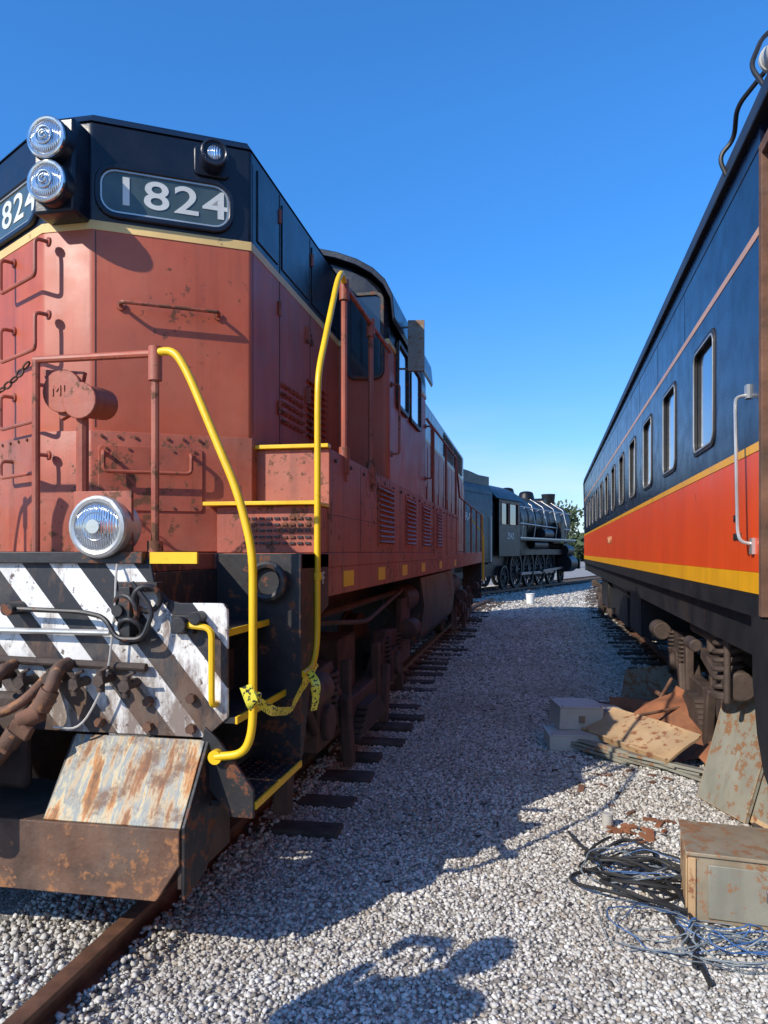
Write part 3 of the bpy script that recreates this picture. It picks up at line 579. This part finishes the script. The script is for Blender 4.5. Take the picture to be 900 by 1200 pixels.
ob('brake_rigging',[gtube([(-1.35,3.9,.95),(-1.32,4.3,.9),(-1.32,4.6,.6)],.03),gobox((-1.4,4.2,.62),(.1,.35,.3),(.3,0,0)),gtube([(-1.3,4.6,1.3),(-1.25,5.8,1.2),(-1.3,7.8,1.35)],.02,8,.2),gtube([(-1.45,3.8,1.3),(-1.45,8.5,1.3)],.03),gobox((-1.45,4.1,1.15),(.25,.3,.2)),gobox((-1.35,8.2,.9),(.06,.6,.7))],TRK,L,bevel=.008)
# ------------------------------------------------------------------ PASSENGER COACH (local coords)
C=root('passenger_coach'); Wd=3.05; Y0,Y1=-3.2,19.7; DY0,DY1=-.8,-.02
CA=math.radians(-1.75)
kw=dict(world=False)
def segs(z0,z1,m,name,pr=0,bevel=0):
    g=[]
    for a,b in ((Y0,DY0),(DY1,Y1)): g.append(gbox(-pr,.06,a,b,z0,z1)); 
    g.append(gbox(Wd-.06,Wd+pr,Y0,Y1,z0,z1)); ob(name,g,m,C,bevel=bevel,**kw)
segs(1.43,1.545,CBLK,'side_sill_black'); segs(1.546,1.65,CYEL,'lower_yellow_band',.003); segs(1.652,2.24,CORG,'orange_band'); segs(2.242,2.285,CYEL,'upper_yellow_band',.003)
segs(2.287,2.42,CNAVY,'navy_band_lower'); segs(3.13,3.28,CNAVY,'navy_band_upper'); segs(3.282,3.322,CTAN,'tan_stripe',.003); segs(3.324,3.82,CNAVY,'letterboard')
wins=[1.35+1.47*i for i in range(12)]; hw=.34
e=[DY1]+sum([[c_-hw,c_+hw] for c_ in wins],[])+[Y1]
g=[gbox(0,.06,e[i],e[i+1],2.4205,3.1295) for i in range(0,len(e),2)]+[gbox(0,.06,Y0,DY0,2.4205,3.1295)]
g+=[gbox(Wd-.06,Wd,e[i],e[i+1],2.4205,3.1295) for i in range(0,len(e),2)]+[gbox(Wd-.06,Wd,Y0,DY1,2.4205,3.1295)]
ob('window_piers',g,CNAVY,C,**kw)
g=[];g2=[]
for c_ in wins:
    for xs,R in ((0,-Y),(Wd,Y)):
        g.append(gring((xs,c_,2.775),R,Z,rrect(.71,.74,.09),rrect(.645,.675,.075),-.02,.008)); 
        g2.append(gplate((xs,c_,2.775),R,Z,rrect(.7,.73,.08),-.035,-.02))
ob('window_frames',g,CBLK,C,bevel=.003,**kw); ob('window_panes',g2,GLASS,C,**kw)
ob('window_trim',[gring((0,c_,2.775),-Y,Z,rrect(.655,.685,.075),rrect(.635,.665,.07),.004,.012) for c_ in wins],SILV,C,**kw)
ra=[(Wd/2-(Wd/2+.03)*math.cos(math.radians(180*i/20)),3.82+.58*abs(math.sin(math.radians(180*i/20)))**.8) for i in range(21)]
ob('roof',gplate((0,0,0),X,Z,ra,-Y1,-Y0),CROOF,C,**kw)
ob('gutter',[gtube([(-.025,Y0,3.825),(-.025,Y1,3.825)],.01,6,0)]+[gbox(-.003,0,Y0,Y1,3.7,3.706)],CBLK,C,**kw)
ob('rivet_rows',[gcyl((0.0,y_,3.79),(-.006,y_,3.79),.007,None,6) for y_ in np.arange(.1,12,.08)]+[gbox(-.0015,0,c_+.735-.003,c_+.735+.003,3.33,3.7) for c_ in wins],CNAVY,C,**kw)
ob('end_walls',[gplate((0,0,0),X,Z,[(.03,1.2),(Wd-.03,1.2)]+[(x,z) for x,z in ra[::-1]],-yy-.03,-yy+.03) for yy in (Y0+.04,Y1-.04)],CBLK,C,**kw)
ob('floor',gbox(.07,Wd-.07,Y0+.05,Y1-.05,1.2,1.43),CBLK,C,**kw); ob('interior_partition',gbox(.5,.54,Y0+.1,Y1-.1,1.44,3.8),CBLK,C,**kw)
ob('door_frame',[gbox(-.008,.1,DY0,DY0+.05,1.44,3.7),gbox(-.008,.1,DY1-.05,DY1,1.44,3.7),gbox(-.008,.1,DY0+.05,DY1-.05,3.64,3.7)],RUST,C,bevel=.004,**kw)
ob('vestibule_door',[gbox(.14,.18,DY0+.05,DY1-.05,1.44,3.64)],CBLK,C,**kw)
ob('door_grab_rail',[gtube([(0,.2,2.55),(-.06,.2,2.54),(-.07,.17,2.49),(-.07,.12,1.85),(-.06,.1,1.8),(0,.1,1.79)],.009,8,.04),gbox(-.015,0,.075,.125,1.74,1.82),gbox(-.015,0,.175,.225,2.53,2.6)],SILV,C,**kw)
for i,t_ in enumerate(('FF','800801')): text('lettering',t_,(-.004,.48-.06*i,1.93-.1*i),-Y,Z,.055,CBLK,C,**kw)
text('lettering_name','MISSISSIPPI',(-.004,9.5,1.95),-Y,Z,.17,CTAN,C,**kw)
ob('end_skirt',gplate((.0,0,0),-Y,Z,[(-.15,1.43),(-.12,1.1),(-.04,.86),(.08,.7),(.3,.6),(.8,.58),(1.3,.6),(1.3,1.43)],-.02,.0),CBLK,C,**kw)
ob('step_treads',[gbox(.05+.2*i,.35+.2*i,DY0,DY1,.6+.28*i,.63+.28*i) for i in range(3)],CBLK,C,**kw)
truck(C,3.4,2.5,0,'near_truck',DRUST,DRUST,wr=.44,c=Wd/2,side=1.12,world=False)
truck(C,16.6,2.5,0,'far_truck',DRUST,DRUST,wr=.44,c=Wd/2,side=1.12,world=False)
ob('underfloor_boxes',[gbox(.15,1.0,6.2,7.6,.65,1.2),gbox(.15,1.0,8.0,10.2,.6,1.2),gbox(.2,1.0,10.6,11.6,.7,1.2),gbox(.15,1.0,12,13.9,.6,1.2),gbox(1.2,1.85,Y0,Y1,.95,1.2)],CBLK,C,bevel=.02,**kw)
hx=[(.2+.085*math.cos(t*.55),1.6+.085*math.sin(t*.55),.8+t*.0052) for t in range(72)]
ob('coil_spring',gtube(hx,.019,8,0),DRUST,C,**kw)
ob('spring_parts',[gcyl((.2,1.6,.75),(.2,1.6,.8),.11),gcyl((.2,1.6,1.17),(.2,1.6,1.2),.11),gcyl((.2,2.1,1.0),(.2,2.1,1.3),.04),gcyl((.12,2.3,1.02),(.12,2.6,1.02),.05),gcyl((.2,1.75,1.14),(.2,2.7,1.14),.06),gobox((.2,2.05,.92),(.1,.5,.09),(.2,0,0)),gcyl((.15,1.38,.75),(.15,1.38,1.25),.022)],DRUST,C,bevel=.01,**kw)
ob('roof_grab_iron',[gtube([(.0,.62,3.84),(-.06,.62,3.98),(.02,.6,4.06),(.0,.45,4.16),(.1,.3,4.24)],.013,8,.06),gtube([(.02,-.1,3.9),(-.04,0,4.1),(.04,.1,4.3),(.2,.1,4.4)],.012,8,.06)],CBLK,C,**kw)
ob('roof_horn',[gcyl((.12,-.12,4.2),(.12,.18,4.24),.03,.07),gcyl((.12,.18,4.24),(.12,.2,4.24),.075)],CABL,C,**kw)
C.location=(1.1,3.9,0); C.rotation_euler=(0,0,CA)
# ------------------------------------------------------------------ STEAM LOCOMOTIVE
K=root('steam_locomotive')
ob('tender_body',gplate((0,0,0),X,Z,[(-1.5,1.25),(1.5,1.25),(1.5,3.9),(1.38,4.15),(-1.38,4.15),(-1.5,3.9)],-8,0),SBLK,K,bevel=.05,**kw)
ob('coal_bunker',[gplate((1.3,0,0),Y,Z,[(3.5,4.1),(3.9,4.45),(8,4.5),(8,4.1)],-.04,.04),gplate((-1.3,0,0),Y,Z,[(3.5,4.1),(3.9,4.45),(8,4.5),(8,4.1)],-.04,.04),gbox(-1.3,1.3,3.6,3.7,4.1,4.3)],SBLK,K,**kw)
ob('coal_load',gbent((0,6,4.3),(2.5,4,.1),(0,0,0),.12,16),SBLK,K,**kw)
rb=[gcyl((1.5,y_,z_),(1.515,y_,z_),.02,None,6) for y_ in np.arange(.2,8,.2) for z_ in (1.4,3.8)]
ob('tender_rivets',rb,SGRY,K,**kw)
ob('tender_ladder',[gtube([(1.55,.3,1.3),(1.55,.3,4.3)],.02),gtube([(1.55,7.7,1.3),(1.55,7.7,3)],.02),gtube([(.6,-.05,1.3),(.6,-.05,4.3)],.02),gtube([(1.0,-.05,1.3),(1.0,-.05,4.3)],.02)]+[gtube([(.6,-.05,1.5+.35*i),(1.0,-.05,1.5+.35*i)],.015) for i in range(8)],SILV,K,**kw)
def wheelg(x,y,z,r,spoke=True,n=14):
    g=[gring((x,y,z),Y,Z,circ(r,36),circ(r*.84,36),-.07,.07),gcyl((x-.08,y,z),(x+.1,y,z),r*.2)]
    for i in range(n):
        a=2*math.pi*i/n; g.append(gobox((x,y+math.cos(a)*r*.52,z+math.sin(a)*r*.52),(.05,r*.75,.055),(a,0,0)))
    return g
tw=[]
for y_ in (1.0,2.6,4.9,6.5):
    for s in (-1,1): tw.append(gcyl((s*.75-.06,y_,.55),(s*.75+.06,y_,.55),.43,None,28)); tw.append(gobox((s*1.0,y_,.6),(.15,.4,.3)))
for yc in (1.8,5.7):
    for s in (-1,1): tw.append(gbox(s*1.0-.06,s*1.0+.06,yc-1.2,yc+1.2,.72,.95))
ob('tender_trucks',tw,SBLK,K,bevel=.01,**kw)
ob('cab_shell',[gbox(-1.5,-1.44,8.7,11.2,1.5,3.6),gbox(1.44,1.5,8.7,11.2,1.5,2.75),gbox(1.44,1.5,8.7,8.95,2.75,3.6),gbox(1.44,1.5,9.75,9.9,2.75,3.6),gbox(1.44,1.5,10.9,11.2,2.75,3.6),gbox(1.44,1.5,8.7,11.2,3.6,3.75),gbox(-1.44,1.44,11.14,11.2,1.7,3.9),gbox(-1.3,1.3,8.0,8.9,1.2,3.6)],SBLK,K,bevel=.01,**kw)
ob('cab_roof',gplate((0,0,0),X,Z,[(-1.6+3.2*i/12,3.72+.72*abs(math.sin(math.pi*i/12))**.7) for i in range(13)],-11.4,-8.2),SBLK,K,**kw)
ob('cab_glass',gbox(1.45,1.46,8.95,10.9,2.75,3.6),GLASS,K,**kw)
ob('cab_window_trim',[gring((1.5,9.35,3.17),Y,Z,rrect(.84,.88,.04),rrect(.78,.82,.03),0,.02),gring((1.5,10.4,3.17),Y,Z,rrect(1.04,.88,.04),rrect(.98,.82,.03),0,.02)],DRED,K,**kw)
text('cab_number','2542',(1.505,10.0,2.3),Y,Z,.36,NUMW,K,**kw)
text('tender_lettering','ILLINOIS CENTRAL',(1.506,4.2,2.9),Y,Z,.4,NUMW,K,**kw)
ob('boiler',[gcyl((0,11.2,3.1),(0,15,3.1),1.16,1.08,40),gcyl((0,15,3.1),(0,19,3.1),1.06,1.0,40)],SBLK,K,bevel=.02,**kw)
ob('smokebox',[gcyl((0,19.0,3.1),(0,20.6,3.1),1.02,None,40),gcyl((0,20.6,3.1),(0,20.75,3.1),.8,.6,32)],SGRY,K,bevel=.02,**kw)
ob('boiler_bands',[gtorus((0,y_,3.1),1.17-.018*(y_-11),.018,Y,40,6) for y_ in (12.3,13.4,14.5,15.6,16.7,17.8)],SGRY,K,**kw)
ob('firebox',gbox(-1.1,1.1,11.2,13.2,1.5,3.1),SBLK,K,bevel=.05,**kw)
ob('boiler_fittings',[gcyl((0,13.6,4.0),(0,13.6,4.45),.42,.3),gdome((0,13.6,4.45),Z,.3,.1),gcyl((0,16.3,3.9),(0,16.3,4.45),.5,.35),gdome((0,16.3,4.45),Z,.35,.12),gcyl((0,19.9,4.0),(0,19.9,4.65),.3,.38),gcyl((-.3,18.4,4.1),(.3,18.4,4.1),.25),gcyl((0,20.75,3.1),(0,20.95,3.1),.2),gcyl((1.25,14.8,2.5),(1.25,16.2,2.5),.22),gbox(.9,1.4,17.6,18.2,2.3,3.1)],SBLK,K,bevel=.02,**kw)
ob('boiler_rails',[gtube([(1.2,11.3,3.6),(1.08,20.5,3.6)],.022),gtube([(1.22,11.3,2.9),(1.16,20,2.8)],.028)]+[gtube([(1.1,12+i,3.6),(.9,12+i,3.5)],.012) for i in range(8)]+[gtube([(1.1,12.5+1.7*i,2.3),(1.19,12.5+1.7*i,2.9),(.95,12.6+1.7*i,3.75),(.3,12.6+1.7*i,4.15)],.02) for i in range(5)],SILV,K,**kw)
ob('running_board',[gbox(.9,1.5,11.2,19.8,2.25,2.3),gbox(-1.5,-.9,11.2,19.8,2.25,2.3),gbox(1.48,1.51,11.2,19.8,2.15,2.3),gcyl((1.2,13.5,2.0),(1.2,15.5,2.0),.2)],SBLK,K,bevel=.01,**kw)
ob('running_board_edge',gbox(1.512,1.52,11.2,19.8,2.24,2.29),SILV,K,**kw)
dw=[]
for y_ in (12.6,14.3,16.0,17.7):
    for s in (-.75,.75): dw+=wheelg(s,y_,.93,.8)
for s in (-.75,.75): dw+=wheelg(s,11.1,.62,.5,n=10)+wheelg(s,19.6,.55,.43,n=10)
ob('driving_wheels',dw,SGRY,K,**kw)
ob('chassis',[gbox(-.6,.6,8.5,20.5,.7,1.9),gbox(1.0,1.1,11.3,19,1.55,1.8)],SBLK,K,**kw)
ob('side_rods',[gbox(.98,1.04,12.5,17.8,.68,.8),gobox((1.1,17.2,.85),(.05,3.2,.12),(.03,0,0))]+[gcyl((.9,y_,.74),(1.1,y_,.74),.09) for y_ in (12.6,14.3,16.0,17.7)],STEEL,K,bevel=.01,**kw)
ob('cylinders',[gcyl((s*1.15,18.9,1.1),(s*1.15,20.1,1.1),.42,None,28) for s in (-1,1)]+[gcyl((s*1.15,18.9,1.75),(s*1.15,20.1,1.75),.25,None,24) for s in (-1,1)]+[gbox(-1.1,1.1,19,20,.9,2.1),gbox(-1.4,1.4,21,21.2,.8,1.3)],SBLK,K,bevel=.02,**kw)
K.location=SK; K.rotation_euler=(0,0,-SH); K.scale=(1,1,1.05)
# ------------------------------------------------------------------ trees
LEAF=mat('foliage',(.055,.08,.03),.7,var=.5,vs=1.5,bump=0)
BARK=mat('bark',(.09,.07,.05),.9,var=.3,bump=.4)
def tree(name,x,y,h,rad,n=1800,seed=1):
    r=random.Random(seed); R=root(name,(x,y,0))
    g=[gtube([(x,y,0),(x+.1,y,h*.3),(x,y,h*.65)],h*.018,8,.3)]
    tips=[]
    for i in range(9):
        a=r.uniform(0,6.28); t=V((x+math.cos(a)*rad*r.uniform(.3,.8),y+math.sin(a)*rad*r.uniform(.3,.8),h*r.uniform(.5,.92))); g.append(gtube([(x,y,h*r.uniform(.25,.55)),t],h*.006,6,0)); tips.append(t)
    ob('trunk',g,BARK,R)
    v=[];f=[]
    for i in range(n):
        t=r.choice(tips); c=t+V((r.gauss(0,1),r.gauss(0,1),r.gauss(0,.7)))*rad*.27; s=h*.018*r.uniform(.6,1.5)
        M=Euler((r.uniform(0,6),r.uniform(0,6),r.uniform(0,6))).to_matrix(); k=len(v)
        for q in ((-1,-.6,0),(1,-.6,0),(1,.6,0),(-1,.6,0)): v.append(tuple(c+M@(V(q)*s)))
        f.append((k,k+1,k+2,k+3))
    ob('foliage',(v,f),LEAF,R,smooth=False)
tree('tree',2.9,85,7.6,2.4,seed=3)
v=[];f=[]
for i in range(16000):
    x=random.uniform(-120,160); y=random.uniform(140,170); hh=4.5+2*math.sin(x*.11)+1.5*math.sin(x*.37+1)
    c=V((x,y,random.random()**.8*hh)); s=random.uniform(.4,1.0); M=Euler((random.uniform(0,6),random.uniform(0,6),random.uniform(0,6))).to_matrix(); k=len(v)
    for q in ((-1,-.6,0),(1,-.6,0),(1,.6,0),(-1,.6,0)): v.append(tuple(c+M@(V(q)*s)))
    f.append((k,k+1,k+2,k+3))
ob('distant_trees',(v,f),LEAF,smooth=False)
# ------------------------------------------------------------------ junk
bx,by=.97,3.93
J=root('metal_cabinet',(bx,by,0))
def jb(n,c,s,m,rot=(0,0,0),bev=.004,par=None): return ob(n,gobox(c,s,rot),m,par,bevel=bev)
Mz=Matrix.Rotation(-.12,4,'Z')
def jl(x,y,z): p=Mz@V((x,y,0)); return (bx+p.x,by+p.y,z)
jb('body',(bx,by,.17),(.4,.42,.31),BOXR,(0,0,-.12),par=J)
jb('lid',(bx,by,.333),(.43,.45,.018),BOXR,(0,0,-.12),par=J)
jb('door',jl(.03,-.216,.165),(.29,.012,.25),CAB,(0,0,-.12),par=J)
jb('corner_strip',jl(-.185,-.214,.165),(.035,.014,.3),TANR,(0,0,-.12),par=J)
jb('side_panel',jl(-.205,0,.165),(.01,.36,.26),TANR,(0,0,-.12),par=J)
jb('latch',jl(.14,-.226,.18),(.02,.02,.06),STEEL,(0,0,-.12),par=J)
def lean(name,b0,b1,t0,t1,th,m):
    b0,b1,t0,t1=map(V,(b0,b1,t0,t1)); N=(b1-b0).cross(t0-b0).normalized()*th
    R=root(name,tuple((b0+b1)/2)); 
    def quad(u0,u1,v0,v1,o,t):
        P=lambda u,v:b0.lerp(b1,u).lerp(t0.lerp(t1,u),v)
        q=[P(u0,v0),P(u1,v0),P(u1,v1),P(u0,v1)]; a=N.normalized()*o; bb=N.normalized()*(o+t)
        return [tuple(p+a) for p in q]+[tuple(p+bb) for p in q],[(0,1,2,3),(7,6,5,4),(0,1,5,4),(1,2,6,5),(2,3,7,6),(3,0,4,7)]
    ob('panel',quad(0,1,0,1,0,th),m,R,bevel=.003)
    ob('panel_rim',[quad(0,.08,0,1,th,.012),quad(.92,1,0,1,th,.012),quad(.08,.92,0,.05,th,.012),quad(.08,.92,.95,1,th,.012)],TANR,R)
    ob('panel_seam',[quad(.45,.47,.06,.94,th,.004)],RUST,R)
lean('cabinet_door',(1.2,5.62,.02),(1.38,5.12,.02),(1.42,5.72,.78),(1.62,5.22,.78),-.03,CAB)
lean('cabinet_door',(1.34,5.38,.02),(1.5,4.92,.02),(1.6,5.42,.8),(1.74,4.95,.8),-.03,CAB)
lean('cabinet_door',(1.46,5.1,.02),(1.6,4.75,.02),(1.64,5.12,.62),(1.8,4.8,.62),-.03,BOXR)
lean('metal_panel',(.98,8.5,.03),(1.75,8.9,.05),(1.08,8.8,.42),(1.8,9.2,.45),-.03,CAB)
def ebox(c,s,rot,m):
    R=root('electrical_box',c); e=Euler(rot).to_matrix()
    ob('body',gobox(c,s,rot),m,R,bevel=.008); c2=V(c)+e@V((0,0,s[2]/2+.006)); ob('cover',gobox(tuple(c2),(s[0]*1.03,s[1]*1.03,.012),rot),m,R,bevel=.003)
    ob('screws',[gcyl(V(c)+e@V((a*s[0]*.45,b*s[1]*.45,s[2]/2)),V(c)+e@V((a*s[0]*.45,b*s[1]*.45,s[2]/2+.02)),.01,None,8) for a in (-1,1) for b in (-1,1)],STEEL,R)
    ob('hasp',gobox(tuple(V(c)+e@V((0,-s[1]/2-.008,0))),(.05,.016,.06),rot),STEEL,R)
ebox((.44,7.15,.25),(.4,.34,.2),(.05,.04,.25),CABL); ebox((.42,6.95,.07),(.5,.36,.13),(0,0,.12),CABL); ebox((.78,7.45,.18),(.26,.3,.14),(.1,.2,.5),CABL)
P=root('scrap_metal_sheet',(.95,6.7,.1))
ob('sheet',gbent((.93,6.68,.2),(.4,1.0,.02),(.04,-.42,.62),.012),TANR,P); ob('sheet_flange',gobox((.78,6.57,.13),(.02,.98,.06),(.04,-.42,.62)),TANR,P)
P=root('scrap_metal_sheet',(1.4,7.4,.1))
ob('sheet',[gbent((1.38,7.35,.2),(.6,.8,.008),(.2,-.4,.4),.05),gbent((1.42,6.75,.1),(.45,.5,.008),(.3,-.3,-.4),.04),gbent((1.15,8.0,.14),(.6,.4,.008),(.35,.1,.1),.04),gbent((1.55,6.3,.12),(.3,.5,.008),(.3,-.5,.2),.03)],RSHT,P)
P=root('scrap_slats',(.75,6.6,.05))
ob('slats',[gobox((.58+.065*i,6.68-.06*i+random.uniform(-.05,.05),.04+.025*(i%3)),(.1,.66,.022),(.05,.1,.9+random.uniform(-.2,.2))) for i in range(10)],CAB,P,bevel=.003)
P=root('rusty_plate',(1.0,8.0,.1))
ob('plate',[gobox((1.0,8.1,.1),(.45,.4,.015),(.2,.1,.2)),gobox((1.5,8.1,.2),(.25,.7,.04),(.2,.5,.6)),gtube([(1.1,7.5,.1),(1.45,8.1,.45)],.018),gtube([(1.0,7.2,.25),(1.5,7.5,.3)],.014),gobox((1.3,8.35,.05),(.7,.12,.08),(0,.05,.3))],RUST,P)
P=root('debris_pieces',(.75,4.9,0))
ob('pieces',[gobox((random.uniform(.5,.95),random.uniform(4.7,5.1),.02),(random.uniform(.03,.1),random.uniform(.02,.05),.012),(random.uniform(-.3,.3),random.uniform(-.3,.3),random.uniform(0,3))) for _ in range(20)],RSHT,P)
ob('brown_scraps',[gobox((random.uniform(.2,1.9),random.uniform(5.2,8.5),.015),(random.uniform(.02,.12),random.uniform(.01,.05),.01),(random.uniform(-.2,.2),random.uniform(-.2,.2),random.uniform(0,3))) for _ in range(60)],RUST,P)
ob('wood_bits',[gobox((random.uniform(-1.2,1.6),random.uniform(3.6,9.5),.013),(random.uniform(.02,.06),random.uniform(.006,.012),.006),(random.uniform(-.2,.2),random.uniform(-.2,.2),random.uniform(0,3))) for _ in range(120)],WOOD,P)
P=root('tin_can',(.5,4.95,0)); ob('can',[gcyl((.5,4.95,0),(.5,4.95,.09),.035),gtorus((.5,4.95,.09),.035,.004,Z)],CABL,P)
P=root('paint_bucket',(.1,26,0)); ob('pail',[gcyl((.1,26,0),(.1,26,.33),.13,.15),gtorus((.1,26,.33),.15,.012,Z)],WHITE,P); ob('handle',gtorus((.1,26,.33),.15,.006,V((0,1,.4))),STEEL,P)
def cable(cx,cy,r0,r1,turns,seed,z=.03,ex=1.25):
    r=random.Random(seed); pts=[];n=int(turns*14); ph=r.uniform(0,6.28)
    for i in range(n):
        a=ph+i/14*6.283; rr=r0+(r1-r0)*r.random()*.3+(r1-r0)*.7*(.5+.5*math.sin(i*.21+ph))
        pts.append(V((cx+rr*ex*math.cos(a)+r.uniform(-.01,.01)+.08*math.sin(i*.09+ph),cy+rr*math.sin(a)+r.uniform(-.01,.01)+.06*math.cos(i*.07),z+.02+.03*math.sin(i*.9+ph)+r.uniform(0,.015))))
    out=[]
    for i in range(len(pts)-3):
        p0,p1,p2,p3=pts[i:i+4]
        for k in range(3):
            t=k/3; out.append(.5*((2*p1)+(p2-p0)*t+(2*p0-5*p1+4*p2-p3)*t*t+(3*p1-p0-3*p2+p3)*t**3))
    return out
Q=root('cable_tangle',(.55,4.0,0))
ob('black_cables',[gtube(cable(.58,4.1,.12,.26,3,1),.009,7,0),gtube(cable(.62,3.9,.1,.24,2.5,2,.05),.01,7,0),gtube(cable(.5,4.35,.1,.22,2,3),.008,7,0),gtube(cable(.55,4.2,.15,.3,2,21),.006,7,0),gtube([(.25,4.75,.03),(.3,4.5,.04),(.45,4.3,.05),(.6,4.2,.09),(.75,3.9,.07),(.75,3.6,.03),(.68,3.3,.03)],.009,7,.15),gtube([(.66,3.75,.03),(.7,3.5,.03),(.72,3.2,.02)],.011,7,.1)],RUBB,Q)
ob('blue_cables',[gtube(cable(.72,3.6,.06,.24,2,5,.02,1.6),.003,6,0),gtube(cable(.9,3.5,.05,.12,3,6,.04,2),.0035,6,0),gtube(cable(.6,4.2,.1,.28,2,8,.04),.003,6,0)],BLUEW,Q)
ob('grey_cables',[gtube(cable(.7,3.6,.1,.27,3,9,.015,1.5),.003,6,0),gtube(cable(.95,3.45,.05,.16,3,10,.03,2),.004,6,0),gtube(cable(.58,4.15,.12,.24,2,12,.05),.004,6,0),gtube(cable(.7,3.4,.05,.22,2,14,.015,2),.0025,6,0)],GREYW,Q)
# ------------------------------------------------------------------ bystander behind camera (casts the foreground shadow)
CLOTH=mat('dark_clothing',(.04,.05,.08),.85,var=.2); SKIN=mat('skin',(.45,.26,.18),.55,var=.08,bump=.05); HAIR=mat('hair',(.03,.02,.015),.7)
B=root('person',(-1.72,1.15,0))
def skin_fig(name,verts,edges,rad,m):
    me=bpy.data.meshes.new(name); me.from_pydata(verts,edges,[]); o=bpy.data.objects.new(name,me); scene.collection.objects.link(o)
    o.parent=B
    bpy.context.view_layer.objects.active=o
    o.modifiers.new('skin','SKIN'); 
    for i,r in enumerate(rad): me.skin_vertices[0].data[i].radius=(r,r) if not hasattr(r,'__len__') else r
    me.skin_vertices[0].data[0].use_root=True
    s=o.modifiers.new('sub','SUBSURF'); s.levels=2; s.render_levels=2; me.materials.append(m); return o
vs=[(0,0,.95),(0,0,1.15),(0,0,1.4),(0,0,1.5),(0,.02,1.58),(-.1,0,.88),(-.12,.02,.5),(-.13,-.02,.1),(-.14,.14,.05),(.1,0,.88),(.12,.02,.5),(.13,-.02,.1),(.14,.14,.05),(-.19,0,1.42),(-.25,.08,1.16),(-.12,.32,1.34),(.19,0,1.42),(.25,.08,1.16),(.12,.32,1.34)]
es_=[(0,1),(1,2),(2,3),(3,4),(0,5),(5,6),(6,7),(7,8),(0,9),(9,10),(10,11),(11,12),(2,13),(13,14),(14,15),(2,16),(16,17),(17,18)]
skin_fig('body',vs,es_,[(.18,.13),(.18,.14),(.19,.13),(.07,.07),(.055,.055),.11,.075,.05,.045,.11,.075,.05,.045,.08,.055,.04,.08,.055,.04],CLOTH)
def sph(c,s,m,n):
    g=gloft([[V(c)+V((s[0]*math.cos(a)*math.sin(t),s[1]*math.sin(a)*math.sin(t),s[2]*math.cos(t))) for a in [2*math.pi*i/24 for i in range(24)]] for t in [math.pi*(.02+.96*j/14) for j in range(15)]])
    o=ob(n,g,m,B,world=False); return o
sph((0,.03,1.68),(.078,.098,.12),SKIN,'head'); sph((0,0.0,1.71),(.088,.1,.115),HAIR,'hair'); sph((0,.13,1.67),(.012,.018,.02),SKIN,'nose')
for s in (-1,1):
    sph((s*.08,.03,1.67),(.012,.022,.032),SKIN,'ear'); sph((s*.03,.118,1.695),(.012,.008,.007),WHITE,'eye')
    sph((s*.1,.37,1.38),(.025,.035,.045),SKIN,'palm')
    for k in range(4): ob('finger',gtube([(s*.1,.38,1.37+k*.02),(s*.1,.43,1.38+k*.02),(s*.075,.445,1.38+k*.02)],.009,6,.02),SKIN,B,world=False)
    ob('thumb',gtube([(s*.09,.36,1.41),(s*.07,.38,1.45)],.011,6,0),SKIN,B,world=False)
ob('mouth',gobox((0,.125,1.635),(.045,.01,.008)),mat('lips',(.3,.1,.08),.5),B,world=False)
ob('phone',gobox((0,.43,1.42),(.16,.01,.08)),GLASS,B,bevel=.004,world=False)
